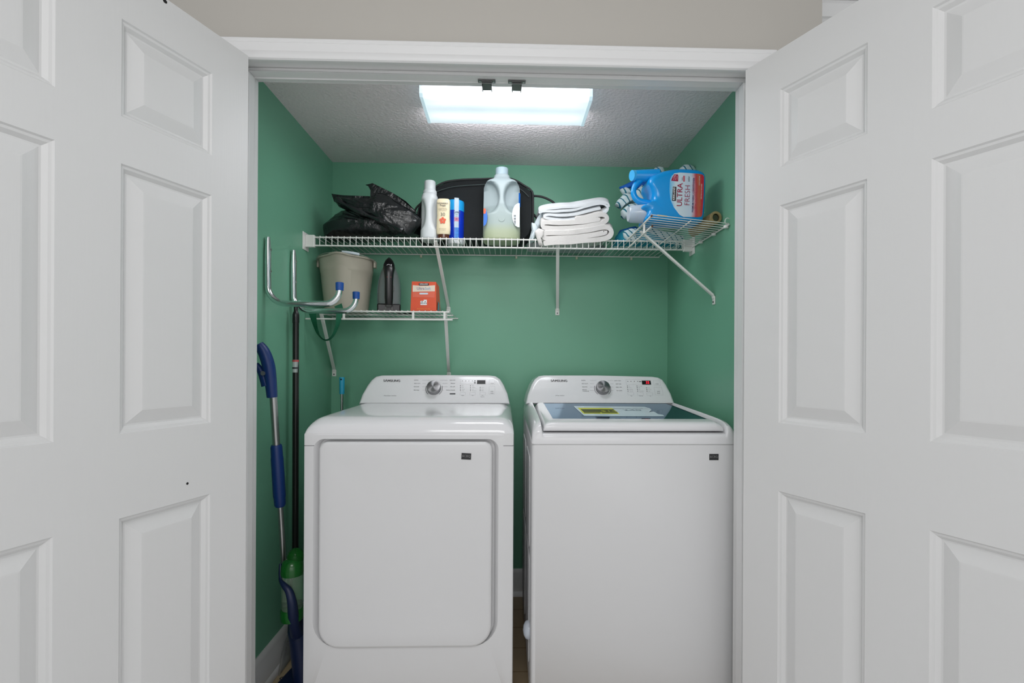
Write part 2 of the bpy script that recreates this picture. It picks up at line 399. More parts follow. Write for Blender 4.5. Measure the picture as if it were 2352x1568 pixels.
def deck(parent, x0, x1, prof, edge=.05, prof2=None, zlow=.9):
    """top cover: profile (y,z) swept across x, rounding off at both sides"""
    P = smooth(prof, 5); Q2 = smooth(prof2, 5) if prof2 else P; st = [0, .002, .006, .012, .02, .03, .032, .034, .036, .042, max(edge, .0425)]
    xs = [x0+s for s in st]+[x0+(x1-x0)*k/14 for k in range(1, 14) if edge < (x1-x0)*k/14 < x1-x0-edge]+[x1-s for s in reversed(st)]
    bm = bmesh.new(); cols = []
    for x in xs:
        e = min(x-x0, x1-x); f = math.sqrt(max(0, 1-(1-min(1, e/edge))**2)); col = []
        w2 = max(0, min(1, (.036-e)/.005)) if prof2 else 0
        for p in [a.lerp(b_, w2) for a, b_ in zip(P, Q2)]:
            z = zlow+(p.y-zlow)*(.28+.72*f); y = p.x+(1-f)*.006*(1 if p.x < 1.9 else 0)
            col.append(bm.verts.new((x, y, z)))
        cols.append(col)
    for A, B in zip(cols, cols[1:]):
        for i in range(len(A)-1): bm.faces.new((A[i], B[i], B[i+1], A[i+1]))
    # skirts
    base = [[bm.verts.new((c[0].co.x, c[0].co.y, zlow)), bm.verts.new((c[-1].co.x, c[-1].co.y, zlow))] for c in cols]
    for (a, b), A, B in zip(zip(base, base[1:]), cols, cols[1:]):
        bm.faces.new((a[0], b[0], B[0], A[0])); bm.faces.new((A[-1], B[-1], b[1], a[1])); bm.faces.new((a[0], a[1], b[1], b[0]))
    for c, b in ((cols[0], base[0]), (cols[-1], base[-1])): bm.faces.new([b[0]]+c+[b[1]])
    return finish(bm, 'top_cover', APPL, parent, smooth=60)

def knob(parent, u, v, r=.0300):
    c = cpt(u, v); T = Matrix.Translation(c)@Matrix((CA, CB, CN)).transposed().to_4x4()
    c0 = T @ Vector((0, -.004, 0))
    m = bpy.data.materials.get('spun_metal_knob')
    if not m:
        m = bpy.data.materials.new('spun_metal_knob'); m.use_nodes = True; nt = m.node_tree; b = nt.nodes['Principled BSDF']
        b.inputs['Base Color'].default_value = rgb(150, 150, 152); b.inputs['Metallic'].default_value = 1; b.inputs['Roughness'].default_value = .33
        b.inputs['Anisotropic'].default_value = .9
        tg = nt.nodes.new('ShaderNodeTangent'); tg.direction_type = 'RADIAL'; tg.axis = 'Z'; nt.links.new(tg.outputs[0], b.inputs['Tangent'])
    T2 = Matrix.Translation(c)@Matrix((CA, CB, CN)).transposed().to_4x4()
    me_bm = bmesh.new(); lathe(me_bm, [(r+.0015, 0), (r+.001, .012), (r, .020), (r-.0015, .0222), (r-.0025, .0225), (.0002, .0215)], (0, 0, 0), 48)
    me = bpy.data.meshes.new('knob'); bmesh.ops.recalc_face_normals(me_bm, faces=me_bm.faces); me_bm.to_mesh(me); me_bm.free(); me.materials.append(m)
    for p in me.polygons: p.use_smooth = True
    me.set_sharp_from_angle(angle=math.radians(35))
    o = bpy.data.objects.new('selector_knob', me); COL.objects.link(o); o.parent = parent
    o.matrix_local = WORLD[parent.name].inverted() @ T2
    WORLD[o.name] = T2
    # printed arcs either side
    for s in (1, -1):
        bm = bmesh.new()
        pts = [c+CN*.0006+(CA*math.cos(a)*s+CB*math.sin(a))*(r+.0065) for a in [math.radians(-50+x*5) for x in range(15)]]
        for p, q in zip(pts, pts[1:]):
            d = (p-c-CN*.0006)*.045; e = (q-c-CN*.0006)*.045
            bm.faces.new([bm.verts.new(x) for x in (p-d*.6, q-e*.6, q+e*.6, p+d*.6)])
        finish(bm, 'dial_arc', INK, parent)
def outline_rect(bm, u0, v0, u1, v1, t=.0006):
    a, b = cpt(u0, v1), cpt(u1, v0); x0, x1 = a.x, b.x; s0 = (a-Vector((0, 2.10, .985))).dot(CB); s1 = (b-Vector((0, 2.10, .985))).dot(CB)
    O = Vector((0, 2.10, .985))+CN*.0006
    for (p, q, r_, s_) in ((x0, x1, s0, s0+t), (x0, x1, s1-t, s1), (x0, x0+t, s0, s1), (x1-t, x1, s0, s1)):
        bm.faces.new([bm.verts.new(O+CA*x+CB*y) for x, y in ((p, r_), (q, r_), (q, s_), (p, s_))])
def quad(bm, u0, v0, u1, v1):
    a, b = cpt(u0, v1), cpt(u1, v0); O = CN*.0007
    bm.faces.new([bm.verts.new(p+O) for p in (a, Vector((b.x, a.y, a.z)), b, Vector((a.x, b.y, b.z)))])
def ctext(items, m, parent, name='lettering', **k):
    """items: (string, u, v, height in metres, align)"""
    O = Vector((0, 2.10, .985)); L = []
    for s, u, v, h_, al in items:
        p = cpt(u, v)-O; L.append((s, p.x, p.dot(CB), h_, al))
    return text(L, 0, O, CA, CB, m, parent, name, **k)
def sticker(parent, x, y, z, tilt=0):
    c, s_ = math.cos(tilt), math.sin(tilt); A = Vector((c, 0, s_)); B = Vector((-s_, 0, c))
    k = patch('logo_sticker', [(0, 0), (.031, 0), (.031, .0205), (0, .0205)], (x, y, z), A, B, mat('charcoal_sticker', rgb(38, 38, 40), .5), parent)
    text('&CBQ', .0105, Vector((x, y, z))+A*.0155+B*.011, A, B, mat('grey_sticker_ink', rgb(140, 140, 140), .5), k, bold=-.01, sx=.95)

# dryer
DX0, DX1, DYF, DS = -.645, .030, 1.570, .893
dry = thing('dryer', 'white front-loading clothes dryer with plain wide door, left of the washing machine', 'dryer', ((DX0+DX1)/2, 1.95, 0))
bm = bmesh.new()
N_ = 7
def ringxz(cx, cz, w, h, r, y): return [(x, y, z) for x, z in rrect(cx, cz, w, h, r, N_)]
fz0, fz1 = .03, .932; fcx = (DX0+DX1)/2; W_ = DX1-DX0
dcx, dw, dz0, dz1 = -.3165, .553, .246, .906   # door leaf
dcz = (dz0+dz1)/2; dh = dz1-dz0
rec = [ (fcx, (fz0+fz1)/2, W_, fz1-fz0, (.004, .004), 2.30), (fcx, (fz0+fz1)/2, W_, fz1-fz0, (.004, .004), DYF+.006), (fcx, (fz0+fz1)/2, W_-.004, fz1-fz0, (.004, .004), DYF+.0015), (fcx, (fz0+fz1)/2, W_-.012, fz1-fz0, (.004, .004), DYF),
        (dcx, dcz+.003, dw+.042, dh+.011, (.085, .035), DYF), (dcx, dcz+.0027, dw+.034, dh+.0095, (.080, .034), DYF+.004), (dcx, dcz+.0025, dw+.014, dh+.008, (.068, .030), DYF+.022), (dcx, dcz, dw-.03, dh-.03, (.05, .03), DYF+.026)]
R = [ringxz(*r_) for r_ in rec]
rings_mesh(bm, R)
finish(bm, 'cabinet', APPF, dry, smooth=35)
bm = bmesh.new()
R = []
for ins, y in ((0, .018), (0, -.004), (.0015, -.0085), (.005, -.0115), (.010, -.0125), (.045, -.0125), (.052, -.0118), (.2, -.0118)):
    R.append(ringxz(dcx, dcz, dw-2*ins, dh-2*ins, (max(.004, .066-ins*.8), max(.004, .026-ins*.5)), DYF+y))
rings_mesh(bm, R); ddoor = finish(bm, 'door', APPF, dry, smooth=35)
sticker(ddoor, -.139, DYF-.0128, .8515, math.radians(-3))
prof = [(DYF-.0006, .927), (DYF+.0008, .934), (DYF+.006, .947), (DYF+.018, .963), (DYF+.045, .976), (DYF+.09, .981), (1.85, .983), (2.33, .985)]
deck(dry, DX0, DX1, prof, edge=.055, zlow=.9262)
for a_, b_ in ((DX0+.001, DX0+.034), (DX1-.034, DX1-.001)): finish(bx(a_, b_, DYF-.0004, DYF+.004, DS-.0007, DS+.0007), 'seam', SEAM, dry)
con = console(dry, [(823, 925), (830, 905), (843, 882), (852, 870), (862, 862), (876, 859), (1000, 858), (1125, 859), (1139, 861), (1149, 868), (1157, 881), (1166, 902), (1171, 925)])
knob(con, 997, 892)
ctext([('SΛMSUNG', 900+q, 874.5+q*.3, .0155, 'CENTER') for q in (-.35, 0, .35)], INK, con, 'brand_lettering', spacing=1.06)
ctext([('NORMAL', 951, 873, .0062, 'LEFT'), ('HEAVY DUTY', 951, 880.5, .0062, 'LEFT'), ('DELICATES', 950.5, 888, .0062, 'LEFT'), ('PERM PRESS', 950, 896, .0062, 'LEFT'),
       ('QUICK DRY', 1046, 873, .0062, 'RIGHT'), ('TIME DRY', 1045.5, 880.5, .0062, 'RIGHT'), ('AIR FLUFF', 1045, 888, .0062, 'RIGHT'), ('WRINKLE RELEASE', 1045, 896, .0062, 'RIGHT'),
       ('MoistureSensor  SmartCare', 896, 908.5, .0062, 'CENTER'),
       ('POWER', 1130.5, 880.5, .0052, 'CENTER'), ('START', 1130, 899, .006, 'CENTER'), ('PAUSE', 1130, 903, .006, 'CENTER'),
       ('Dryness', 1063, 908, .0045, 'CENTER'), ('Temp', 1085.5, 908, .0045, 'CENTER'), ('Time', 1108, 908, .0045, 'CENTER'), ('Temperature', 1108, 911, .0045, 'CENTER')], INK, con, sx=.76)
bm = bmesh.new()
for u0, v0, u1, v1 in ((1057, 871, 1116, 882), (1123, 872, 1137, 883), (1123, 887, 1137, 905), (1056, 901, 1069, 907), (1079, 901, 1092, 907), (1102, 901, 1115, 907)): outline_rect(bm, u0, v0, u1, v1, .0004)
for v in (873, 880.5, 888, 896):
    quad(bm, 968+abs(v-885)*.0+2, v-.15, 978 if v > 874 else 988, v+.15); quad(bm, 1016 if v > 874 else 1010, v-.15, 1028 if v < 896 else 1020, v+.15)
finish(bm, 'button_outlines', INKL, con)
bm = bmesh.new()
for u in (1062, 1070, 1077, 1085): quad(bm, u-.8, 874, u+.8, 875.3)
quad(bm, 1089, 874, 1093, 875.6); quad(bm, 1089, 878, 1093, 880)
for cu, vs in ((1057.5, (885.5, 889.5, 893.5, 897)), (1080.5, (885.5, 889.5, 893.5, 897)), (1103, (889.5, 893.5, 897))):
    for v in vs: quad(bm, cu-.9, v-.7, cu+.9, v+.7)
finish(bm, 'indicator_marks', INK, con)
bm = bmesh.new(); quad(bm, 1033, 903, 1046, 905.6); finish(bm, 'indicator_marks', INK, con)
ctext([('Very', 1060.5, 885.5, .0042, 'LEFT'), ('More', 1060.5, 889.5, .0042, 'LEFT'), ('Normal', 1060.5, 893.5, .0042, 'LEFT'), ('Damp', 1060.5, 897, .0042, 'LEFT'),
       ('High', 1084, 885.5, .0042, 'LEFT'), ('Medium', 1084, 889.5, .0042, 'LEFT'), ('Low', 1084, 893.5, .0042, 'LEFT'), ('Extra Low', 1084, 897, .0042, 'LEFT'),
       ('40min', 1106, 889.5, .0042, 'LEFT'), ('60min', 1106, 893.5, .0042, 'LEFT'), ('80min', 1106, 897, .0042, 'LEFT')], INKL, con)
bm = bmesh.new(); quad(bm, 1095.5, 873, 1115, 881.5); finish(bm, 'display', mat('dark_display', rgb(66, 66, 68), .2), con)

# washing machine
WX0, WX1, WYF = .089, .768, 1.572
was = thing('washing_machine', 'white top-loading washing machine with glass lid, red 22 on its display', 'washing machine', ((WX0+WX1)/2, 1.95, 0))
bm = bmesh.new()
rings_mesh(bm, [ringxz((WX0+WX1)/2, .465, WX1-WX0-2*i_, .87-2*i_*.2, (.004, .004), y) for i_, y in ((0, 2.30), (0, WYF+.012), (.002, WYF+.005), (.006, WYF+.0012), (.012, WYF))])
finish(bm, 'cabinet', APPF, was, smooth=35)
bm = bmesh.new()
for y0, y1 in ((1.66, 1.90), (1.98, 2.22)):   # pressed ribs of the side panel
    for z0, z1 in ((.12, .50), (.52, .84)):
        prism(bm, rrect((y0+y1)/2, (z0+z1)/2, y1-y0, z1-z0, .03, 4), (WX0, 0, 0), (0, 1, 0), (0, 0, 1), (-1, 0, 0), 0, .004)
finish(bm, 'side_rib', APPF, was, bevel=.003)
prof = [(WYF+.0005, .902), (WYF+.0008, .915), (WYF+.004, .925), (WYF+.012, .930), (WYF+.04, .933), (1.75, .94), (2.10, .955), (2.33, .96)]
prof2 = [(WYF+.0005, .902), (WYF+.0012, .925), (WYF+.007, .945), (WYF+.022, .960), (WYF+.06, .970), (1.75, .977), (2.10, .990), (2.33, .994)]
deck(was, WX0, WX1, prof, edge=.028, prof2=prof2, zlow=.899)
finish(bx(WX0+.001, WX1-.001, WYF-.0004, WYF+.003, .8955, .8969), 'seam', mat('light_seam', rgb(150, 150, 150), .6), was)
# lid
LX0_, LX1_ = .1285, .7290
bm = bmesh.new()
lp = smooth([(WYF+.030, .936), (WYF+.020, .939), (WYF+.0155, .947), (WYF+.018, .957), (WYF+.032, .966), (WYF+.075, .9695), (1.85, .979), (2.095, .990)], 4)
gx0, gx1, gy0, gy1 = .166, .706, 1.662, 2.082
xs = [LX0_+s for s in (0, .002, .006, .014, .026)]+[gx0, gx1]+[LX1_-s for s in (.026, .014, .006, .002, 0)]
ys = sorted(lp, key=lambda p: 0)
def lidz(y): return interp([(p.x, p.y) for p in lp[12:]], y)[0]
pts = [p for p in lp if p.x < gy0 or lp.index(p) < 14]+[Vector((gy0, lidz(gy0))), Vector((gy1, lidz(gy1))), Vector((2.095, .990))]
V = []
for x in xs:
    e = min(x-LX0_, LX1_-x); f = math.sqrt(max(0, 1-(1-min(1, e/.026))**2))
    V.append([bm.verts.new((x, p.x+(1-f)*.004*(i < 12), .936+(p.y-.936)*(.35+.65*f))) for i, p in enumerate(pts)])
n = len(pts)
for i in range(len(xs)-1):
    for j in range(n-1):
        if xs[i] == gx0 and j == n-3: continue
        bm.faces.new((V[i][j], V[i+1][j], V[i+1][j+1], V[i][j+1]))
# underside
B_ = [[bm.verts.new((x, WYF+.034, .936)), bm.verts.new((x, 2.095, .962))] for x in xs]
for i in range(len(xs)-1):
    bm.faces.new((B_[i][0], B_[i+1][0], V[i+1][0], V[i][0])); bm.faces.new((B_[i][0], B_[i][1], B_[i+1][1], B_[i+1][0])); bm.faces.new((B_[i][1], B_[i+1][1], V[i+1][-1], V[i][-1]))
bm.faces.new([B_[0][0]]+V[0]+[B_[0][1]]); bm.faces.new([B_[-1][0]]+V[-1]+[B_[-1][1]])
lid = finish(bm, 'lid', APPL, was, smooth=50)
GL = mat('tinted_lid_glass', rgb(76, 106, 132), .03, .85, spec=.6)
bm = bmesh.new(); gz0, gz1 = lidz(gy0)-.0012, lidz(gy1)-.0012
bm.faces.new([bm.verts.new(p) for p in ((gx0, gy0, gz0), (gx1, gy0, gz0), (gx1, gy1, gz1), (gx0, gy1, gz1))])
bm.faces.new([bm.verts.new(p) for p in ((gx0, gy0, gz0-.004), (gx1, gy0, gz0-.004), (gx1, gy1, gz1-.004), (gx0, gy1, gz1-.004))])
GL.node_tree.nodes['Principled BSDF'].inputs['Specular Tint'].default_value = (.5, .64, .74, 1)
glass = finish(bm, 'lid_glass', GL, lid)
GA = Vector((1, 0, 0)); GB = Vector((0, gy1-gy0, gz1-gz0)).normalized(); GN = GA.cross(GB); GO = Vector((0, gy0, gz0))
def gpt(u, v):
    p = atp(u, v, GO+GN*.001, GN)-GO; return (p.x, p.dot(GB))
PAPER = mat('pale_blue_film', rgb(196, 216, 226), .25, var=.03, vscale=20)
patch('protective_film', [gpt(*p) for p in ((1317, 932), (1480, 934), (1494, 938), (1496, 942), (1490, 946), (1502, 945), (1512, 951), (1522, 952), (1526, 955.7), (1400, 955.5), (1342, 954.8), (1337, 950.5), (1321, 936.3))], GO, GA, GB, PAPER, glass, off=.0012, thick=.0006)
YEL = mat('yellow_label_paper', rgb(214, 214, 28), .4)
en = patch('energy_label', [gpt(*p) for p in ((1327, 936.6), (1406, 937.2), (1422.5, 950.3), (1340, 949.8))], GO, GA, GB, YEL, glass, off=.0019, thick=.0006)
OLV = mat('dark_olive_ink', rgb(72, 74, 26), .5)
patch('printed_panel', [gpt(*p) for p in ((1333, 939.8), (1409, 940.3), (1418.5, 947.3), (1341, 946.8))], GO, GA, GB, OLV, en, off=.0023, thick=.0003)
patch('printed_panel', [gpt(*p) for p in ((1341, 947.6), (1378, 947.8), (1379.5, 949.2), (1342, 949.1))], GO, GA, GB, OLV, en, off=.0023, thick=.0003)
patch('printed_panel', [gpt(*p) for p in ((1382, 947.8), (1418, 948.1), (1419, 949.4), (1383, 949.2))], GO, GA, GB, OLV, en, off=.0023, thick=.0003)
x_, y_ = gpt(1398, 944.5); text('$14', .04, GO+GA*x_+GB*y_, GA, GB, YEL, en, off=.0026)
x_, y_ = gpt(1452, 941.8); text('240', .045, GO+GA*x_+GB*y_, GA, GB, mat('faded_blue_ink', rgb(88, 108, 124), .5), glass, off=.0016, sx=1.1)
x_, y_ = gpt(1448, 938.0); text('Estimated yearly electricity use', .017, GO+GA*x_+GB*y_, GA, GB, INK, glass, off=.0016, sx=.65, bold=.02)
con = console(was, [(1208, 925), (1212, 905), (1221, 880), (1228, 868), (1237, 861), (1248, 859), (1370, 859), (1500, 862), (1513, 864), (1523, 869), (1531, 880), (1543, 903), (1551, 925)])
knob(con, 1384, 892)
ctext([('SΛMSUNG', 1284+q, 874.5+q*.3, .0155, 'CENTER') for q in (-.35, 0, .35)], INK, con, 'brand_lettering', spacing=1.06)
ctext([('NORMAL', 1335, 873.5, .0062, 'LEFT'), ('HEAVY DUTY', 1336, 881, .0062, 'LEFT'), ('DELICATES', 1337, 888.5, .0062, 'LEFT'), ('BEDDING/', 1337.5, 895, .0058, 'LEFT'), ('WATERPROOF', 1338, 898.3, .0058, 'LEFT'),
       ('QUICK WASH', 1426, 874.3, .0062, 'RIGHT'), ('DEEP WASH', 1427, 881.8, .0062, 'RIGHT'), ('RINSE + SPIN', 1428.5, 889.3, .0062, 'RIGHT'), ('SELF CLEAN', 1429, 897, .0062, 'RIGHT'),
       ('Self Clean  SmartCare', 1286, 908.2, .0058, 'CENTER'),
       ('POWER', 1509, 881.7, .0052, 'CENTER'), ('START', 1512.5, 899, .006, 'CENTER'), ('PAUSE', 1512.5, 903, .006, 'CENTER'),
       ('Temp', 1450, 909, .0045, 'CENTER'), ('Water Level', 1472.5, 909, .0045, 'CENTER'), ('Spin', 1494, 909.3, .0045, 'CENTER')], INK, con, sx=.76)
bm = bmesh.new()
for u0, v0, u1, v1 in ((1438.5, 872, 1494, 883), (1502, 874, 1516, 884.5), (1505, 889, 1520, 907), (1442, 901, 1455, 907), (1464, 901.5, 1477, 907.5), (1486, 902, 1499, 908)): outline_rect(bm, u0, v0, u1, v1, .0004)
for v in (873.5, 881, 888.7, 896.5):
    quad(bm, 1355, v-.15, 1364 if v > 875 else 1370, v+.15); quad(bm, 1402 if v > 875 else 1396, v-.15, 1409, v+.15)
finish(bm, 'button_outlines', INKL, con)
bm = bmesh.new()
for u in (1442, 1449, 1457, 1464.5): quad(bm, u-.8, 875, u+.8, 876.3)
quad(bm, 1468, 875.3, 1472.5, 876.8)
for cu, vs in ((1441, (886.5, 890.3, 894.2, 898)), (1463, (886.5, 890.3, 894.2, 898)), (1485, (890.5, 894.5, 898.3))):
    for i, v in enumerate(vs): quad(bm, cu-.9+i*.5, v-.7, cu+.9+i*.5, v+.7)
finish(bm, 'indicator_marks', INK, con)
ctext([('Hot', 1444, 886.5, .0042, 'LEFT'), ('Warm', 1444.5, 890.3, .0042, 'LEFT'), ('EcoWarm', 1445, 894.2, .0042, 'LEFT'), ('Tap Cold', 1446, 898, .0042, 'LEFT'),
       ('Auto/High', 1466, 886.5, .0042, 'LEFT'), ('High', 1466.5, 890.3, .0042, 'LEFT'), ('Mid', 1467, 894.2, .0042, 'LEFT'), ('Deep Water', 1467.5, 898, .0042, 'LEFT'),
       ('Heavy', 1488, 890.5, .0042, 'LEFT'), ('Normal', 1488.5, 894.5, .0042, 'LEFT'), ('Light', 1489, 898.3, .0042, 'LEFT')], INKL, con)
bm = bmesh.new(); quad(bm, 1475, 874, 1494, 883); dsp = finish(bm, 'display', mat('black_display', rgb(24, 22, 24), .2), con)
ctext([('22', 1487, 878.6, .0165, 'CENTER')], mat('red_led', rgb(255, 30, 50), .5, emit=(1, .02, .05, 1), estr=1.3), con, 'display_digits', off=.0012, bold=.01, shear=.12)
sticker(was, at(1629, 1060, Y=WYF).x, WYF-.0003, .8455)
# drain hose clip low on the washer's left flank
bm = bmesh.new(); T = Matrix.Translation((WX0-.0005, 1.66, .245))@Matrix.Rotation(-PI/2, 4, 'Y')
lathe(bm, [(.030, 0), (.030, .006), (.026, .014), (.015, .020), (.001, .022)], (0, 0, 0), 24, T=T); k = finish(bm, 'side_cap', mat('milky_plastic_cap', rgb(205, 212, 222), .3, var=.05), was, smooth=60); lab(k, 'round milky plastic cap')

# ------------------------------------------------------------ wire shelves
def wires(bm, P, Q, n, dirv, r=.0016):
    """n parallel wires starting along P->Q, each following the polyline offsets dirv"""
    for i in range(n):
        a = P.lerp(Q, i/(n-1)); tube(bm, [a+d for d in dirv], r, 6)
def brace(parent, top, foot, wall, w=.0075):
    """flat steel brace: hooks the front lip, runs down to a foot plate on the wall"""
    top = Vector(top); foot = Vector(foot); bm = bmesh.new()
    mid = foot+Vector((0, 0, .032))
    if wall == 'back': sd = Vector((1, 0, 0)); out = Vector((0, -1, 0))
    else: sd = Vector((0, 1, 0)); out = Vector((-1, 0, 0))
    def seg(a, b, w_, t):
        d = (b-a).normalized(); nn = d.cross(sd).normalized()
        vs = [bm.verts.new(q) for p in (a, b) for q in (p-sd*w_-nn*t, p+sd*w_-nn*t, p+sd*w_+nn*t, p-sd*w_+nn*t)]
        for f in ((0, 1, 2, 3), (7, 6, 5, 4), (0, 4, 5, 1), (1, 5, 6, 2), (2, 6, 7, 3), (3, 7, 4, 0)): bm.faces.new([vs[i] for i in f])
    seg(top, mid+out*.006, w, .004); seg(mid+out*.006, mid+out*.004+Vector((0, 0, -.012)), w, .0035); seg(mid+out*.0025+Vector((0, 0, -.004)), foot+out*.0025-Vector((0, 0, .004)), w*1.35, .002)
    b = finish(bm, 'support_brace', WIRE, parent, bevel=.0015)
    bm = bmesh.new(); tube(bm, [foot+out*.004+Vector((0, 0, .006)), foot+out*.0065+Vector((0, 0, .006))], .0035, 10); finish(bm, 'screw', mat('dull_screw', rgb(90, 90, 92), .4, .9), b)
    return b
# main shelf along the back wall
SY0, SY1, SZ, SL = 2.098, 2.412, 1.700, 1.660
sh = thing('wire_shelf', 'long white wire shelf running across the whole back wall', 'shelf', (-.02, 2.25, SL), 'white wire shelves')
SX0, SX1 = -.822, .772
bm = bmesh.new(); nw = 63
wires(bm, Vector((SX0, 0, 0)), Vector((SX1, 0, 0)), nw, [Vector((0, SY1, SZ)), Vector((0, SY0-.0025, SZ)), Vector((0, SY0-.004, SZ-.003)), Vector((0, SY0-.004, SL))])
finish(bm, 'wire_grid', WIRE, sh, smooth=60)
for z, y, r in ((SZ-.0045, SY0, .0034), (SL, SY0, .0036)): finish(tb([(SX0-.012, y, z), (SX1+.012, y, z)], r, 10), 'front_rail', WIRE, sh, smooth=60)
finish(tb([(SX0-.01, SY1-.004, SZ-.005), (SX1+.0, SY1-.004, SZ-.005)], .003, 10), 'back_rail', WIRE, sh, smooth=60)
finish(tb([(SX0, 2.25, SZ-.005), (SX1, 2.25, SZ-.005)], .0028, 8), 'middle_rail', WIRE, sh, smooth=60)
for x, s in ((XL, 1), (XR, -1)):
    bm = bmesh.new(); box(bm, *sorted((x, x+s*.004)), SY0-.030, SY0+.030, SL-.022, SZ+.014); box(bm, *sorted((x+s*.004, x+s*.042)), SY0-.009, SY0+.008, SL-.008, SZ+.004)
    eb = finish(bm, 'end_bracket', WIRE, sh, bevel=.002)
for u in (968, 1186, 1324, 1449):
    x = at(u, 590, Y=YB).x; bm = bmesh.new(); box(bm, x-.005, x+.005, YB-.014, YB, SZ-.020, SZ-.004); finish(bm, 'wall_clip', mat('cream_clip', rgb(206, 208, 186), .5), sh, bevel=.002)
for ut, uf, vf in ((1000, 1030, 718), (1281, 1280, 722)):
    t_ = at(ut, 566, Y=SY0+.002); f = at(uf, vf, Y=YB); brace(sh, (t_.x, SY0+.003, SZ-.012), (f.x, YB, f.z), 'back')
# lower left shelf
LZ1, LZL, LY0_, LX1s = 1.384, 1.3455, 2.098, -.246
sl = thing('wire_shelf', 'short white wire shelf below the long one in the left corner, carrying the bucket', 'shelf', (-.55, 2.25, LZL), 'white wire shelves')
bm = bmesh.new(); wires(bm, Vector((XL+.012, 0, 0)), Vector((LX1s, 0, 0)), 25, [Vector((0, SY1, LZ1)), Vector((0, LY0_, LZ1))]); finish(bm, 'wire_grid', WIRE, sl, smooth=60)
finish(tb([(XL+.002, LY0_, LZ1-.005), (LX1s+.004, LY0_, LZ1-.005)], .0035, 10), 'front_rail', WIRE, sl, smooth=60)
finish(tb([(XL+.004, LY0_, LZL), (LX1s+.018, LY0_, LZL)], .0035, 10), 'front_rail', WIRE, sl, smooth=60)
finish(tb([(XL+.006, SY1-.004, LZ1-.005), (LX1s+.012, SY1-.004, LZ1-.005)], .003, 10), 'back_rail', WIRE, sl, smooth=60)
finish(tb([(XL+.006, 2.25, LZ1-.005), (LX1s+.004, 2.25, LZ1-.005)], .0028, 10), 'middle_rail', WIRE, sl, smooth=60)
for u in (790, 949, 1021):
    x = at(u, 725, Y=LY0_).x; finish(bx(x-.005, x+.005, LY0_-.0035, LY0_+.001, LZL, LZ1-.004), 'rail_link', WIRE, sl, bevel=.001)
for ut, uf, vf in ((737, 768, 862), (1023, 1031, 868)):
    t_ = at(ut, 741, Y=LY0_+.002); f = at(uf, vf, Y=YB); brace(sl, (t_.x, LY0_+.003, LZ1-.012), (max(f.x, XL+.012), YB, f.z), 'back')
# side shelf on the right wall
s2 = thing('wire_shelf', 'short white wire shelf on the right wall, carrying the blue softener jug', 'shelf', (.67, 1.92, 1.66), 'white wire shelves')
FX, FZ, WZ, RY0, RY1 = .530, 1.703, 1.672, 1.742, 2.088
bm = bmesh.new(); wires(bm, Vector((0, RY0+.003, 0)), Vector((0, RY1-.002, 0)), 14, [Vector((XR-.004, 0, WZ+.003)), Vector((FX, 0, FZ)), Vector((FX-.002, 0, FZ-.003))]); finish(bm, 'wire_grid', WIRE, s2, smooth=60)
RUST = mat('brown_rust', rgb(88, 58, 42), .8, var=.3, vscale=200)
for (x, z) in ((FX, FZ-.005), (FX+.002, FZ-.042)):
    r_ = finish(tb([(x, RY0, z), (x, RY1-.006, z)], .0036, 10), 'front_rail', WIRE, s2, smooth=60)
    finish(tb([(x, RY0-.001, z), (x, RY0+.002, z)], .0039, 10), 'rusty_rail_end', RUST, r_, smooth=60)
finish(tb([(XR-.006, RY0, WZ-.002), (XR-.006, RY1, WZ-.002)], .003, 10), 'back_rail', WIRE, s2, smooth=60)
finish(tb([(.674, RY0+.002, 1.682), (.674, RY1, 1.682)], .0024, 10), 'middle_rail', WIRE, s2, smooth=60)
finish(bx(FX-.002, FX+.004, 1.835, 1.847, FZ-.042, FZ-.006), 'rail_link', WIRE, s2, bevel=.001)
finish(tb([(.552, RY0+.003, FZ-.0018), (.588, RY0+.003, FZ-.0052)], [.0029, .0025], 8), 'yellowed_patch', mat('yellowed_coating', rgb(216, 200, 168), .6), s2, smooth=60)
for y in (1.760, 1.865, 1.99):
    bm = bmesh.new(); lathe(bm, [(.0001, -.001), (.009, 0), (.010, .006), (.006, .012), (.0001, .013)], (XR-.008, y, WZ-.010), 14); finish(bm, 'wall_clip', WIRE, s2, smooth=60)
finish(tb([Vector((XR-.006, 1.752, WZ))+Vector((-.010*math.cos(a), 0, .013+.012*math.sin(a))) for a in [PI*2*k/14 for k in range(14)]], .0018, 6, closed=True), 'wire_loop', WIRE, s2, smooth=60)
f = at(1641, 697, X=XR); brace(s2, (FX+.004, 1.905, FZ-.016), (XR, f.y, f.z), 'right', w=.008)

# ------------------------------------------------------------ things on the long shelf
TOPZ = SZ+.002
BAGM = mat('black_bin_liner', rgb(24, 27, 29), .17, spec=.6, bump=(18, .7, .014))
def pxz(L, Y): return [(at(u, v, Y=Y).x, at(u, v, Y=Y).z) for u, v in L]
bg = thing('trash_bag', 'crumpled glossy black plastic bag lying flat, the lower of the two', 'bag', (-.62, 2.26, TOPZ), 'black plastic bags')
bm = bmesh.new(); inflate(bm, pxz([(736, 546), (733, 512), (757, 498), (775, 482), (800, 480), (850, 492), (900, 506), (940, 508), (966, 508), (968, 540), (940, 545), (850, 546)], 2.2), 2.265, .115, 7, .008, 22, 1, back=.7, zmin=TOPZ)
finish(bm, 'bag_body', BAGM, bg, smooth=35)
bg2 = thing('trash_bag', 'glossy black plastic bag with pointed open corners lying on the other bag', 'bag', (-.57, 2.22, TOPZ+.06), 'black plastic bags')
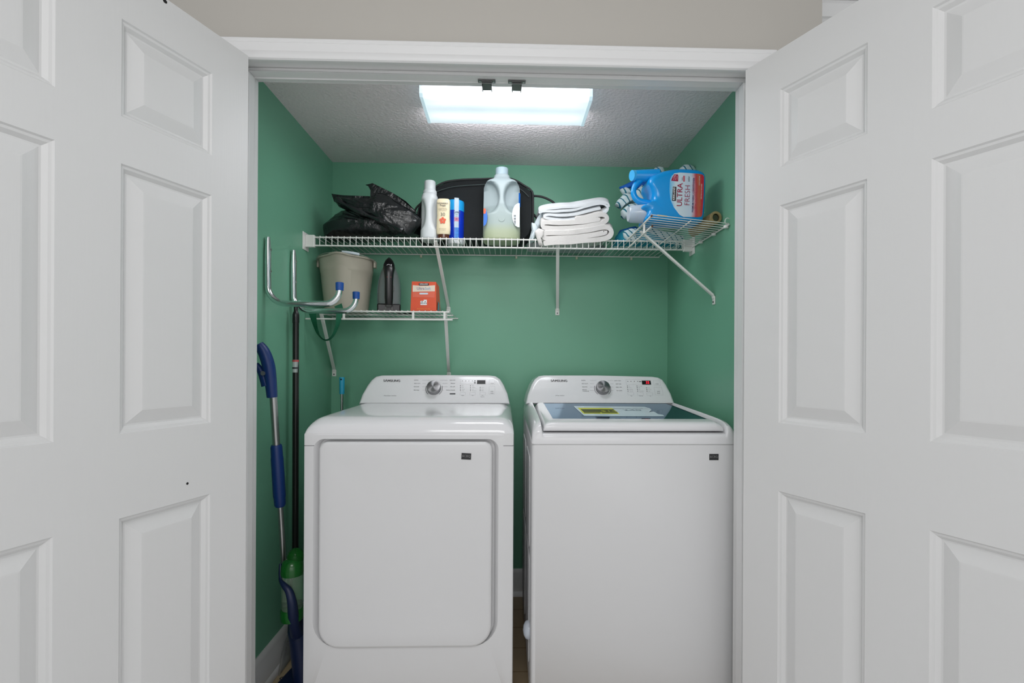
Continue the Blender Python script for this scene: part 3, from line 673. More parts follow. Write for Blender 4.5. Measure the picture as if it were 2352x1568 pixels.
bm = bmesh.new(); inflate(bm, pxz([(764, 448), (800, 452), (848, 453), (866, 440), (900, 453), (935, 475), (955, 487), (967, 500), (964, 515), (940, 540), (905, 538), (885, 522), (850, 500), (800, 482), (775, 472), (768, 462)], 2.14), 2.165, .050, 7, .006, 26, 9, back=.7, zmin=TOPZ)
finish(bm, 'bag_body', BAGM, bg2, smooth=35)
bm = bmesh.new()
flp = pxz([(853, 455), (853, 440), (848, 430), (841, 426.5), (851, 425.5), (858, 423.5), (880, 432), (905, 446), (935, 466), (960, 490), (940, 485), (900, 470), (870, 468)], 2.16)
rings_mesh(bm, [[(x, 2.150+.03*noise.noise(Vector((x*12, 0, z*12))), z) for x, z in flp], [(x, 2.154+.03*noise.noise(Vector((x*12, 0, z*12))), z) for x, z in flp]])
flp = pxz([(762, 445.5), (790, 449), (850, 451), (853, 462), (820, 468), (780, 470), (768, 463)], 2.15)
rings_mesh(bm, [[(x, 2.146, z) for x, z in flp], [(x, 2.150, z) for x, z in flp]])
finish(bm, 'bag_flap', BAGM, bg2)
bm = bmesh.new()
tube(bm, smooth([tuple(at(u, v, Y=2.115)) for u, v in ((772, 456), (800, 474), (850, 497), (890, 512), (925, 530))], 6), [.010+.004*math.sin(k*.9) for k in range(25)], 8)
finish(bm, 'bag_fold', BAGM, bg2, smooth=40)

# slim white bottle with a pinched grip
def pinched(c, tab, n_exp, seg=40, pinch=(0, 0), amt=.5, steps=46, front=-1):
    z0, z1 = tab[0][0], tab[-1][0]; R = []
    for i in range(steps+1):
        z = z0+(z1-z0)*i/steps; w, d = interp(tab, z)
        g = 0
        if pinch[0] < z < pinch[1]: g = math.sin(PI*(z-pinch[0])/(pinch[1]-pinch[0]))**(.55 if amt < .7 else .38)
        L = []
        for x, y in sup(w, d, n_exp, seg):
            t = max(0, min(1, (-y/d-.05)/.45)); t = t*t*(3-2*t)
            L.append((c[0]+x*(1-amt*g*t), c[1]+y, c[2]+z))
        R.append(L)
    bm = bmesh.new(); rings_mesh(bm, R); return bm
WB = mat('white_bottle_plastic', rgb(210, 215, 217), .32)
c = at(987, 550, Y=2.165); c = Vector((c.x, 2.165, TOPZ))
b = thing('detergent_bottle', 'plain white plastic bottle with ribbed cap and pinched grip, beside the black bags', 'bottle', c)
finish(pinched(c, [(0, .037, .043), (.006, .040, .047), (.03, .0395, .046), (.12, .038, .045), (.18, .037, .044), (.200, .033, .040), (.208, .026, .030), (.212, .024, .024), (.216, .024, .024)], 2.6, pinch=(.045, .178), amt=.52), 'body', WB, b, smooth=60)
finish(lt([(.0290, .204), (.0305, .212), (.0300, .220), (.0265, .224)], c, 32), 'collar', WB, b, smooth=40)
bm = bmesh.new(); R = []
for z, r in ((.223, .0248), (.262, .0240), (.2645, .0225)): R.append([(c.x+(r+.0006*(k % 2))*math.cos(2*PI*k/36), c.y+(r+.0006*(k % 2))*math.sin(2*PI*k/36), c.z+z) for k in range(36)])
rings_mesh(bm, R); finish(bm, 'cap', WB, b, smooth=40)

# sunscreen standing on its brown cap
c = Vector((at(1018, 545, Y=2.128).x, 2.135, TOPZ))
b = thing('sunscreen_bottle', 'cream sunscreen bottle standing on its brown cap, number 30 and red flower', 'bottle', c)
bm = bmesh.new(); lathe(bm, [(.0255, 0), (.0265, .004), (.026, .022), (.024, .023)], c, 32, sx=1, sy=.62); finish(bm, 'cap', mat('brown_glossy_cap', rgb(84, 44, 28), .15), b, smooth=40)
CREAM = mat('cream_bottle_plastic', rgb(236, 222, 188), .35)
bm = bmesh.new(); R = []
for z, w, d in ((.020, .0265, .016), (.024, .029, .0175), (.045, .0305, .0185), (.075, .0295, .018), (.10, .0280, .0175), (.135, .0285, .0175), (.165, .0295, .0165), (.172, .028, .014), (.1765, .023, .011), (.178, .016, .007)):
    R.append([(c.x+x-.0006*(z-.09)*8, c.y+y, c.z+z) for x, y in sup(w, d, 3.0, 36)])
rings_mesh(bm, R); finish(bm, 'body', CREAM, b, smooth=60)
FA, FB = Vector((1, 0, 0)), Vector((0, 0, 1)); O = Vector((c.x, c.y-.0192, c.z))
text([('HAWAIIAN', -.002, .1525, .0105, 'CENTER')], 0, O, FA, FB, INK, b, bold=.012, sx=.92)
text([('Tropic', -.002, .1435, .0105, 'CENTER')], 0, O, FA, FB, INK, b, shear=.3, bold=.015)
text([('SILK HYDRATION', -.001, .132, .0042, 'CENTER'), ('SHEER TOUCH', -.001, .1265, .0058, 'CENTER'), ('ULTRA RADIANCE', -.001, .121, .0040, 'CENTER'), ('BROAD SPECTRUM', -.001, .0425, .0036, 'CENTER'), ('8 FL OZ (236 mL)', -.001, .0365, .0036, 'CENTER')], 0, O, FA, FB, mat('tan_ink', rgb(120, 104, 84), .5), b)
text([('30', -.001, .104, .021, 'CENTER')], 0, O, FA, FB, INK, b, bold=-.01)
bm = bmesh.new()
for k in range(5):
    a = PI/2+k*2*PI/5; px_, pz_ = .0086*math.cos(a)-.001, .0086*math.sin(a)+.078
    loop = []
    for j in range(14):
        t = 2*PI*j/14; lx, ly = .0064*math.cos(t), .0056*math.sin(t); loop.append((px_+lx*math.cos(a)-ly*math.sin(a), pz_+lx*math.sin(a)+ly*math.cos(a)))
    prism(bm, loop, O, FA, FB, (0, -1, 0), .0004+.0001*k, .0007+.0001*k)
finish(bm, 'printed_flower', mat('coral_flower_ink', rgb(228, 98, 66), .5, var=.15, vscale=120), b)

# blue wipes canister behind the sunscreen
c = Vector((at(1045, 560, Y=2.235).x, 2.235, TOPZ))
b = thing('wipes_canister', 'blue wrapped canister of disinfecting wipes with white base, behind the sunscreen bottle', 'canister', c)
BLU = mat('royal_blue_wrap', rgb(14, 52, 190), .22, var=.06, vscale=30, bump=(40, .3, .004))
finish(lt([(.036, 0), (.039, .004), (.039, .022), (.038, .024)], c, 32), 'base', WB, b, smooth=40)
bm = bmesh.new(); lathe(bm, [(.0385, .022), (.0405, .028), (.041, .10), (.0415, .165)], c, 40, cap0=True, cap1=True); finish(bm, 'wrapped_body', BLU, b, smooth=50)
bm = bmesh.new(); lathe(bm, [(.0419, .150), (.0423, .188), (.041, .1965), (.035, .200), (.02, .2015), (.0002, .202)], c, 40); finish(bm, 'cyan_top', mat('cyan_wrap', rgb(30, 160, 228), .22), b, smooth=50)
def cyl_patch(bm, c, r, a0, a1, z0, z1, n=10):
    A = [[bm.verts.new((c.x+r*math.sin(a0+(a1-a0)*k/n), c.y-r*math.cos(a0+(a1-a0)*k/n), c.z+z)) for k in range(n+1)] for z in (z0, z1)]
    for k in range(n): bm.faces.new((A[0][k], A[0][k+1], A[1][k+1], A[1][k]))
bm = bmesh.new(); cyl_patch(bm, c, .0428, .02, .50, .02, .204); finish(bm, 'peel_strip', mat('pale_label_strip', rgb(186, 206, 222), .3, var=.08, vscale=60), b, smooth=60)
bm = bmesh.new(); cyl_patch(bm, c, .0431, .03, .49, .098, .116); finish(bm, 'pink_band', mat('pink_ink', rgb(206, 130, 156), .4, var=.1, vscale=150), b, smooth=60)
bm = bmesh.new(); cyl_patch(bm, c, .0431, .02, .50, .02, .070); finish(bm, 'blue_print', mat('mottled_blue_ink', rgb(60, 130, 210), .35, var=.5, vscale=120), b, smooth=60)
TA = Vector((math.cos(.26), math.sin(.26), 0)); TO = Vector((c.x+.0436*math.sin(.26), c.y-.0436*math.cos(.26), c.z))
text([('Lysol', 0, .140, .0145, 'CENTER')], 0, TO, TA, FB, mat('navy_ink', rgb(24, 50, 110), .5), b, shear=.35, bold=.01, off=.0012)
text([('WIPES', 0, .128, .0046, 'CENTER'), ('KILLS', 0, .120, .0046, 'CENTER')], 0, TO, TA, FB, INK, b, off=.0012)
text([('80', 0, .108, .0095, 'CENTER')], 0, TO, TA, FB, mat('purple_ink', rgb(140, 80, 140), .5), b, off=.0016)

# black mesh hamper
hm = thing('mesh_hamper', 'black mesh pop-up laundry basket lying behind the bottles, loop handles on both ends', 'basket', (-.13, 2.31, TOPZ))
MESHM = mat('black_nylon_mesh', rgb(17, 22, 24), .85, bump=(900, .4, .002), var=.15, vscale=6)
RIMM = mat('black_binding_tape', rgb(24, 24, 26), .55)
hl = [(963, 552), (960, 500), (966, 472), (985, 447), (1002, 431), (1024, 420), (1060, 415), (1110, 413), (1165, 412), (1185, 417), (1202, 427), (1222, 442), (1224, 470), (1224, 515), (1217, 540), (1205, 552)]
L = pxz(hl, 2.24); bm = bmesh.new(); cx = sum(p[0] for p in L)/len(L); cz = sum(p[1] for p in L)/len(L)
L2 = [Vector((p[0], max(p[1], TOPZ+.001))) for p in L]
R = []
for y, f in ((2.235, .90), (2.230, .97), (2.238, 1), (2.30, 1.005), (2.37, 1.0), (2.385, .97), (2.39, .9)):
    R.append([(cx+(p.x-cx)*f, y, max(TOPZ, cz+(p.y-cz)*f)) for p in L2])
rings_mesh(bm, R); finish(bm, 'mesh_body', MESHM, hm, smooth=50)
top = [Vector((x, 2.231, z+.001)) for x, z in L[1:14]]
finish(tb(smooth([tuple(p) for p in top], 3), .0048, 8), 'rim_binding', RIMM, hm, smooth=60)
bm = bmesh.new()
for k in range(3):
    xs_ = [Vector((x, 2.252+.02*k, z-.012-.006*k)) for x, z in L[4:12]]
tube(bm, smooth([tuple(at(u, v, Y=2.226)) for u, v in ((1000, 441), (1040, 429), (1100, 424), (1165, 422), (1195, 434), (1215, 452))], 4), .0016, 6)
finish(bm, 'seam_tape', mat('grey_seam_tape', rgb(70, 84, 82), .7), hm, smooth=60)
finish(tb(smooth([tuple(at(u, v, Y=2.26)) for u, v in ((1216, 455), (1225, 450), (1245, 452), (1262, 459), (1273, 467), (1277, 480), (1268, 500), (1245, 508), (1225, 492))], 4), [.0055]*33, 8), 'loop_handle', RIMM, hm, smooth=60)
finish(tb(smooth([tuple(at(u, v, Y=2.26)) for u, v in ((985, 452), (968, 466), (956, 478), (950, 500), (958, 530))], 4), .0045, 8), 'loop_handle', RIMM, hm, smooth=60)

# translucent jug
JUGM = mat('frosted_jug_plastic', rgb(208, 222, 222), .32, trans=.2, spec=.4)
nt = JUGM.node_tree; tc = nt.nodes.new('ShaderNodeTexCoord'); sp = nt.nodes.new('ShaderNodeSeparateXYZ'); cr = nt.nodes.new('ShaderNodeValToRGB'); e = cr.color_ramp.elements
nt.links.new(tc.outputs['Object'], sp.inputs[0]); nt.links.new(sp.outputs[2], cr.inputs[0]); e[0].position = .0; e[0].color = rgb(182, 192, 156); e[1].position = .30; e[1].color = rgb(190, 206, 210)
for p_, q in ((.04, (184, 196, 166)), (.075, (178, 194, 190)), (.158, (176, 192, 194)), (.162, (192, 207, 210))): k_ = e.new(p_); k_.color = rgb(*q)
nt.links.new(cr.outputs[0], nt.nodes['Principled BSDF'].inputs['Base Color'])
c = Vector((at(1152, 560, Y=2.185).x, 2.185, TOPZ))
b = thing('translucent_jug', 'large cloudy translucent jug with front handle, partly full of pale liquid', 'jug', c)
tab = [(0, .078, .056), (.006, .083, .061), (.03, .084, .062), (.20, .0815, .060), (.245, .081, .060), (.262, .076, .056), (.272, .062, .050), (.280, .042, .040), (.288, .036, .034), (.296, .036, .033), (.302, .030, .030)]
finish(pinched(c, tab, 3.4, seg=56, pinch=(.118, .262), amt=.82, steps=60), 'body', JUGM, b, smooth=60)
finish(lt([(.0285, .298), (.0285, .332), (.0275, .3345)], c, 40), 'cap', mat('pale_ribbed_cap', rgb(178, 200, 210), .4, bump=(1, .5, .002, (400, 400, 1))), b, smooth=40)
bm = bmesh.new(); tube(bm, [(c.x, c.y-.0605, c.z+.093), (c.x, c.y-.0632, c.z+.093)], .0145, 24); finish(bm, 'embossed_disc', JUGM, b, smooth=40)
bm = bmesh.new()
def sidelabel(x0, x1, z0, z1, bulge):
    L_ = []
    for k in range(13):
        t = k/12; L_.append((x0, z0+(z1-z0)*t))
    for k in range(13):
        t = 1-k/12; L_.append((x0+(x1-x0)*(math.sin(PI*t)**.5*bulge+1-bulge)*1, z0+(z1-z0)*t))
    return L_
O = Vector((c.x, c.y-.0605, c.z))
WL = patch('back_label', sidelabel(.079, .046, .055, .16, .75), O, FA, FB, mat('white_label', rgb(224, 232, 236), .35), b, off=.002, thick=.0006)
bm = bmesh.new()
for k in range(9): prism(bm, [(0, 0), (.009, 0), (.009, .0012+.001*(k % 3)), (0, .0012+.001*(k % 3))], O+Vector((.054, 0, .066+k*.0048)), FA, FB, (0, -1, 0), .0021, .0025)
finish(bm, 'barcode', INK, WL)
patch('blue_label', sidelabel(-.079, -.062, .058, .135, .9), O, FA, FB, mat('blue_label_ink', rgb(20, 104, 200), .35), b, off=.002, thick=.0006)
patch('orange_label', sidelabel(-.079, -.069, .112, .135, .3), O, FA, FB, mat('orange_label_ink', rgb(236, 90, 40), .35), b, off=.0026, thick=.0006)
bm = bmesh.new(); cyl_patch(bm, Vector((c.x+.064, c.y-.035, c.z)), .0195, .6, 1.45, .150, .210, 6); finish(bm, 'blue_label', mat('blue_label_ink', rgb(20, 104, 200), .35), b, smooth=60)

# ------------------------------------------------------------ towels
TOWEL = mat('white_terry', rgb(216, 213, 210), .95, bump=(420, .5, .003), var=.03, vscale=25)
TOWELC = mat('white_flat_cotton', rgb(212, 216, 219), .85, bump=(250, .25, .002), var=.02)
def folded(name, label, path, thick, y0, y1, m, seed, parent_loc):
    """a strip of cloth folded back and forth: path in (x,z), given thickness, running back from y0 to y1"""
    P = smooth(path, 5); root = thing(name, label, 'towel', parent_loc, 'folded white towels on the shelf')
    n = len(P); Lf, Rt = [], []
    for i, p in enumerate(P):
        d = (P[min(i+1, n-1)]-P[max(i-1, 0)]).normalized(); nn = Vector((-d.y, d.x)); t = thick*(1 if 0 < i < n-1 else .5)
        Lf.append(p+nn*t); Rt.append(p-nn*t)
    bm = bmesh.new(); S_ = []
    for k in range(9):
        y = y0+(y1-y0)*k/8; e = .0 if k else .003; row = []; lift = .024*min(1, k)+.002*min(k, 2)
        for src in (Lf, Rt):
            row.append([bm.verts.new((q.x+.0022*noise.noise(Vector((q.x*30, y*18, seed))), y+e+.004*noise.noise(Vector((q.x*14, q.y*14, seed+k*.0))), q.y+lift+.0022*noise.noise(Vector((q.x*22, y*20, seed+5))))) for q in src])
        S_.append(row)
    for A, B in zip(S_, S_[1:]):
        for i in range(n-1):
            bm.faces.new((A[0][i], A[0][i+1], B[0][i+1], B[0][i])); bm.faces.new((A[1][i+1], A[1][i], B[1][i], B[1][i+1]))
        bm.faces.new((A[0][0], B[0][0], B[1][0], A[1][0])); bm.faces.new((A[0][-1], A[1][-1], B[1][-1], B[0][-1]))
    for r_ in (S_[0], S_[-1]):
        for i in range(n-1): bm.faces.new((r_[0][i], r_[0][i+1], r_[1][i+1], r_[1][i]))
    o = finish(bm, 'folded_cloth', m, root, smooth=40)
    md = o.modifiers.new('bev', 'BEVEL'); md.width = min(.003, thick*.6); md.segments = 2; md.limit_method = 'ANGLE'; md.angle_limit = math.radians(50)
    return root
def wp(L, Y=2.10): return pxz(L, Y)
folded('folded_towel', 'thick white terry towel at the bottom of the folded stack', wp([(1389, 533), (1384, 537), (1340, 544), (1300, 547), (1262, 550), (1250, 547), (1248, 540), (1258, 536), (1290, 536), (1340, 532), (1380, 524), (1396, 525), (1403, 533), (1402, 542), (1394, 548), (1370, 552), (1330, 555), (1290, 558), (1262, 559), (1248, 561)]), .0098, 2.085, 2.33, TOWEL, 3, (.25, 2.2, TOPZ))
folded('folded_towel', 'white terry towel in the middle of the folded stack', wp([(1378, 504), (1340, 510), (1290, 513), (1256, 511), (1246, 517), (1255, 525), (1300, 526), (1350, 520), (1384, 512), (1393, 504), (1389, 496), (1376, 494), (1350, 500), (1320, 505)]), .0092, 2.09, 2.33, TOWEL, 8, (.25, 2.2, TOPZ+.06))
folded('folded_towel', 'thin smooth white towel topmost on the folded stack', wp([(1380, 479), (1360, 484), (1320, 493), (1290, 496), (1262, 494), (1251, 497), (1253, 501), (1275, 505), (1300, 507), (1340, 500), (1385, 490), (1396, 481), (1392, 472), (1378, 468), (1350, 474), (1315, 483), (1280, 486), (1248, 486), (1240, 489), (1243, 484), (1265, 479), (1320, 475), (1360, 467), (1382, 464), (1396, 468), (1399, 476)]), .0046, 2.095, 2.33, TOWELC, 12, (.25, 2.2, TOPZ+.11))
# top sheet fill & draped ends on the left
root = thing('folded_sheet', 'thin pale blue-white cloth folded behind, its edges draping left of the towel stack', 'cloth', (.20, 2.2, TOPZ))
SHEET = mat('pale_blue_cotton', rgb(206, 217, 222), .85, bump=(200, .25, .002), var=.02)
for i, (L, y) in enumerate((([(1252, 474), (1300, 468), (1332, 462), (1338, 466), (1385, 464), (1390, 470), (1330, 482), (1280, 487), (1246, 486), (1240, 484)], 2.14),
                            ([(1250, 478), (1240, 488), (1230, 505), (1222, 525), (1214, 550), (1218, 556), (1228, 550), (1236, 530), (1246, 512), (1252, 495)], 2.15),
                            ([(1221, 507.5), (1232, 510), (1238, 520), (1232, 535), (1224, 560), (1216, 575), (1215, 560), (1222, 535), (1228, 513)], 2.12))):
    bm = bmesh.new(); inflate(bm, pxz(L, y), y+.03, .03, 4, .0025, 40, i*4, sub=3, zmin=TOPZ); finish(bm, 'draped_fold', SHEET, root, smooth=50)
bm = bmesh.new(); inflate(bm, pxz([(1228, 530), (1238, 523), (1250, 528), (1250, 540), (1244, 546), (1240, 555), (1248, 564), (1238, 562), (1232, 545)], 2.085), 2.092, .010, 3, .0015, 50, 2, sub=3)
k = finish(bm, 'towel_corner', TOWEL, root, smooth=50)
# lower cloths seen through the wires behind
bm = bmesh.new(); inflate(bm, pxz([(1208, 560), (1240, 552), (1300, 556), (1380, 558), (1395, 570), (1380, 584), (1300, 586), (1215, 580)], 2.33), 2.34, .045, 5, .006, 30, 21, zmin=TOPZ)
o = finish(bm, 'folded_blanket', mat('grey_white_cotton', rgb(150, 160, 160), .9, bump=(200, .3, .003), var=.1, vscale=30), smooth=50)
tag(o, 'greyish folded cloth lying behind the towel stack against the back wall', 'cloth')

# ------------------------------------------------------------ mop pads, softener jug, roll
def stripe_material():
    m = bpy.data.materials.new('striped_microfibre'); m.use_nodes = True; nt = m.node_tree; b = nt.nodes['Principled BSDF']; b.inputs['Roughness'].default_value = .95
    tc = nt.nodes.new('ShaderNodeTexCoord'); mp = nt.nodes.new('ShaderNodeMapping'); mp.inputs['Rotation'].default_value = (0, math.radians(35), 0)
    wv = nt.nodes.new('ShaderNodeTexWave'); wv.inputs['Scale'].default_value = 14; wv.inputs['Distortion'].default_value = 2.2; wv.inputs['Detail Scale'].default_value = 1.5
    cr = nt.nodes.new('ShaderNodeValToRGB'); e = cr.color_ramp.elements; e[0].position = .0; e[0].color = rgb(24, 110, 130); e[1].position = .15; e[1].color = rgb(206, 222, 224)
    k = e.new(.07); k.color = rgb(24, 110, 130)
    nt.links.new(tc.outputs['Object'], mp.inputs[0]); nt.links.new(mp.outputs[0], wv.inputs['Vector']); nt.links.new(wv.outputs['Fac'], cr.inputs[0]); nt.links.new(cr.outputs[0], b.inputs['Base Color'])
    return m
STR = stripe_material()
TEAL = mat('teal_microfibre', rgb(18, 132, 158), .85, bump=(180, .4, .003), var=.08, vscale=30)
CBLUE = mat('blue_microfibre', rgb(12, 96, 190), .8, bump=(180, .3, .003), var=.06, vscale=30)
GRP = 'striped microfibre mop pads'
def blob(name, parts, label, cat, loc, group=None):
    r = thing(name, label, cat, loc, group)
    for i, (pn, L, yc, dep, m) in enumerate(parts):
        bm = bmesh.new(); inflate(bm, pxz(L, yc-dep*.5), yc, dep, 5, .003, 35, i*7+len(label), sub=3, zmin=TOPZ); finish(bm, pn, m, r, smooth=60)
    return r
blob('mop_pad', [('pad_fabric', [(1412, 555), (1418, 538), (1432, 526), (1460, 522), (1500, 535), (1540, 556), (1556, 570), (1560, 584), (1530, 586), (1470, 580), (1425, 574), (1412, 566)], 2.20, .075, TEAL),
                 ('striped_edge', [(1432, 530), (1446, 524), (1462, 523), (1458, 535), (1462, 548), (1478, 560), (1466, 564), (1445, 556), (1434, 544)], 2.135, .02, STR),
                 ('striped_edge', [(1405, 560), (1420, 556), (1460, 560), (1500, 560), (1530, 566), (1560, 582), (1540, 588), (1470, 586), (1420, 582)], 2.24, .06, STR)],
     'teal mop pad with striped edge lying flat at the right end of the long shelf', 'mop pad', (.58, 2.2, TOPZ), GRP)
blob('mop_pad', [('pad_fabric', [(1414, 468), (1420, 458), (1434, 443), (1450, 444), (1470, 448), (1480, 458), (1470, 470), (1452, 462), (1440, 468), (1428, 478)], 2.18, .035, STR),
                 ('pad_fabric', [(1428, 482), (1440, 470), (1458, 466), (1482, 470), (1478, 482), (1452, 484), (1444, 498), (1436, 500), (1429, 494)], 2.16, .035, STR),
                 ('pad_backing', [(1433, 497), (1440, 500), (1446, 492), (1442, 484), (1434, 488)], 2.17, .02, TEAL)],
     'curled striped white and teal mop pad sticking out left of the softener jug', 'mop pad', (.58, 2.2, TOPZ+.07), GRP)
blob('mop_pad', [('pad_fabric', [(1424, 428), (1440, 420), (1456, 414), (1490, 415), (1500, 425), (1480, 434), (1450, 432), (1430, 438)], 2.19, .03, CBLUE),
                 ('striped_edge', [(1425, 434), (1436, 430), (1452, 434), (1456, 444), (1440, 446), (1430, 442)], 2.175, .02, STR),
                 ('striped_edge', [(1458, 448), (1462, 436), (1474, 424), (1482, 430), (1486, 448), (1490, 466), (1470, 462)], 2.165, .03, STR)],
     'bright blue mop pad with striped fringe showing through the softener jug handle', 'mop pad', (.6, 2.2, TOPZ+.14), GRP)
blob('mop_pad', [('pad_fabric', [(1500, 393), (1504, 385), (1513, 382), (1522, 384), (1526, 392), (1530, 420), (1500, 420)], 2.12, .04, STR)],
     'striped mop pad peeking over the softener jug beside its spout end', 'mop pad', (.66, 2.13, TOPZ+.15), GRP)
blob('mop_pad', [('pad_fabric', [(1562, 385), (1570, 378), (1582, 377), (1592, 381), (1600, 390), (1604, 420), (1565, 420)], 2.10, .04, STR)],
     'striped mop pad peeking over the flat end of the softener jug', 'mop pad', (.74, 2.11, TOPZ+.15), GRP)
blob('mop_pad', [('pad_fabric', [(1440, 524), (1425, 528), (1415, 545), (1425, 552), (1440, 540), (1448, 530), (1470, 524), (1460, 518)], 2.27, .05, CBLUE),
                 ('pad_fabric', [(1480, 520), (1520, 528), (1580, 545), (1590, 560), (1560, 572), (1530, 566), (1490, 545)], 2.25, .05, STR)],
     'striped mop pad with blue back lying under the side shelf in the corner', 'mop pad', (.62, 2.28, TOPZ), GRP)

# softener jug lying on its side
c = Vector((.672, 1.875, 1.706))
b = thing('softener_jug', 'big sky-blue fabric softener jug lying on its side, label turned sideways', 'jug', c)
SKY = mat('sky_blue_plastic', rgb(8, 146, 220), .22, spec=.5)
JY = 1.800
jl = [(1508, 396), (1530, 388), (1560, 384), (1600, 386), (1616, 391), (1624, 402), (1624, 440), (1622, 480), (1619, 500), (1610, 505), (1540, 505), (1500, 505), (1486, 500), (1490, 487), (1488, 480), (1480, 476), (1478, 470), (1492, 466), (1501, 457), (1501, 442), (1497, 428), (1492, 416), (1496, 404)]
L = [Vector(p) for p in pxz(jl, JY)]
bm = bmesh.new(); R = []
cx = sum(p.x for p in L)/len(L); cz = sum(p.y for p in L)/len(L)
def shr(p, i): d = Vector((cx, cz))-p; return p+d.normalized()*min(i, d.length*.5)
LL = []
for i in range(len(L)):
    p0, p1, p2, p3 = L[i-1], L[i], L[(i+1) % len(L)], L[(i+2) % len(L)]
    for k_ in range(3):
        t = k_/3; LL.append(.5*((2*p1)+(p2-p0)*t+(2*p0-5*p1+4*p2-p3)*t*t+(3*p1-p0-3*p2+p3)*t**3))
for i_, y in ((.028, 0), (.018, .001), (.010, .004), (.004, .010), (.0, .022), (0, .11), (.004, .125), (.012, .134), (.03, .138)):
    R.append([(shr(p, i_).x, JY+y, shr(p, i_).y) for p in LL])
rings_mesh(bm, R); body = finish(bm, 'body', SKY, b, smooth=60)
hp = smooth([tuple(at(u, v, Y=JY+.055)) for u, v in ((1505, 398), (1486, 404), (1470, 414), (1458, 428), (1455, 444), (1462, 458), (1476, 465), (1502, 470))], 5)
finish(tb(hp, [.0105+.009*abs(i/(len(hp)-1)-.5) for i in range(len(hp))], 14), 'handle', SKY, b, smooth=60)
pa, pb = at(1456, 403, Y=JY+.05), at(1512, 404, Y=JY+.05)
finish(tb([pa, pa.lerp(pb, .1), pb], [.0195, .0205, .026], 24), 'vent_spout', SKY, b, smooth=40)
finish(tb([at(1451, 403, Y=JY+.046), at(1458, 403, Y=JY+.05)], .0200, 24), 'vent_cap', mat('light_blue_cap', rgb(70, 176, 236), .3), b, smooth=40)
pa, pb = at(1487, 493, Y=JY+.06), at(1500, 492, Y=JY+.06)
finish(tb([at(1480, 492, Y=JY+.06), pb+Vector((.02, 0, 0))], [.033, .036], 28), 'neck', SKY, b, smooth=40)
CUP = mat('clear_frosted_cup', rgb(216, 228, 236), .2, trans=.45)
finish(tb([at(1443, 492, Y=JY+.065), at(1447, 492, Y=JY+.065), at(1478, 491, Y=JY+.062), at(1482, 491, Y=JY+.062)], [.027, .032, .036, .0375], 28), 'measuring_cap', CUP, b, smooth=40)
# label, rotated a quarter turn with the jug
O = Vector((0, JY, 0))
def jp(u, v): p = at(u, v, Y=JY-.001); return (p.x, p.z)
LBL = bpy.data.materials.new('softener_label_print'); LBL.use_nodes = True; nt = LBL.node_tree; bs = nt.nodes['Principled BSDF']; bs.inputs['Roughness'].default_value = .3
tc = nt.nodes.new('ShaderNodeTexCoord'); mp = nt.nodes.new('ShaderNodeSeparateXYZ'); nt.links.new(tc.outputs['Object'], mp.inputs[0])
nz = nt.nodes.new('ShaderNodeTexNoise'); nz.inputs['Scale'].default_value = 70; nt.links.new(tc.outputs['Object'], nz.inputs['Vector'])
ad = nt.nodes.new('ShaderNodeMath'); ad.operation = 'MULTIPLY_ADD'; ad.inputs[1].default_value = .012; nt.links.new(nz.outputs['Fac'], ad.inputs[0]); nt.links.new(mp.outputs[0], ad.inputs[2])
mr = nt.nodes.new('ShaderNodeMapRange'); x0_, x1_ = jp(1540, 450)[0]-c.x, jp(1613, 450)[0]-c.x; mr.inputs[1].default_value = x0_+.006; mr.inputs[2].default_value = x1_+.006; nt.links.new(ad.outputs[0], mr.inputs[0])
cr = nt.nodes.new('ShaderNodeValToRGB'); e = cr.color_ramp.elements; e[0].position = 0; e[0].color = rgb(120, 190, 226); e[1].position = 1; e[1].color = rgb(190, 40, 60)
for p_, q in ((.16, (206, 222, 230)), (.66, (196, 212, 230)), (.74, (204, 150, 162)), (.80, (186, 66, 78)), (.9, (184, 100, 70))): k_ = e.new(p_); k_.color = rgb(*q)
nt.links.new(mr.outputs[0], cr.inputs[0]); nt.links.new(cr.outputs[0], bs.inputs['Base Color'])
lb = patch('label', [jp(*p) for p in ((1549, 398), (1562, 396), (1580, 397), (1605, 399), (1614, 401), (1617, 406), (1616, 450), (1613, 492), (1611, 497), (1604, 498.5), (1570, 498), (1561, 493), (1548, 476), (1540, 458), (1538, 438), (1539, 412), (1543, 404))], O, FA, FB, LBL, b, off=.001, thick=.0008)
UA, UB = Vector((-.02, 0, 1)), Vector((-1, 0, -.02)); UA = Vector((.03, 0, 1)).normalized(); UB = Vector((-1, 0, .03)).normalized()
def jtext(s, u, v, size, m, bold=0, sx=1, off=.0016, nm='lettering'): text(s, size, at(u, v, Y=JY-.001), UA, UB, m, lb, nm, off=off, bold=bold, sx=sx)
CRIM = mat('crimson_ink', rgb(156, 16, 62), .4)
jtext('ULTRA', 1561.5, 447.5, .0285, CRIM, .006, 1.0); jtext('FRESH', 1579, 448.5, .0285, CRIM, -.012, 1.0)
jtext('PREMIUM FABRIC CONDITIONER', 1592, 448, .0086, mat('indigo_ink', rgb(50, 60, 120), .4), .01, 1.02)
patch('brand_plate', [jp(*p) for p in ((1545.5, 428.5), (1553.5, 429), (1552.5, 461.5), (1543.5, 461))], O, FA, FB, mat('near_black_ink', rgb(40, 20, 20), .4), lb, off=.0014, thick=.0003)
jtext('KIRKLAND', 1547.8, 445, .0098, WHITEINK, .02, 1.02, .0021)
patch('volume_badge', [jp(*p) for p in ((1548, 400.5), (1557, 400.5), (1558, 404), (1557.5, 416.5), (1541.5, 415), (1544, 408))], O, FA, FB, CRIM, lb, off=.0014, thick=.0003)
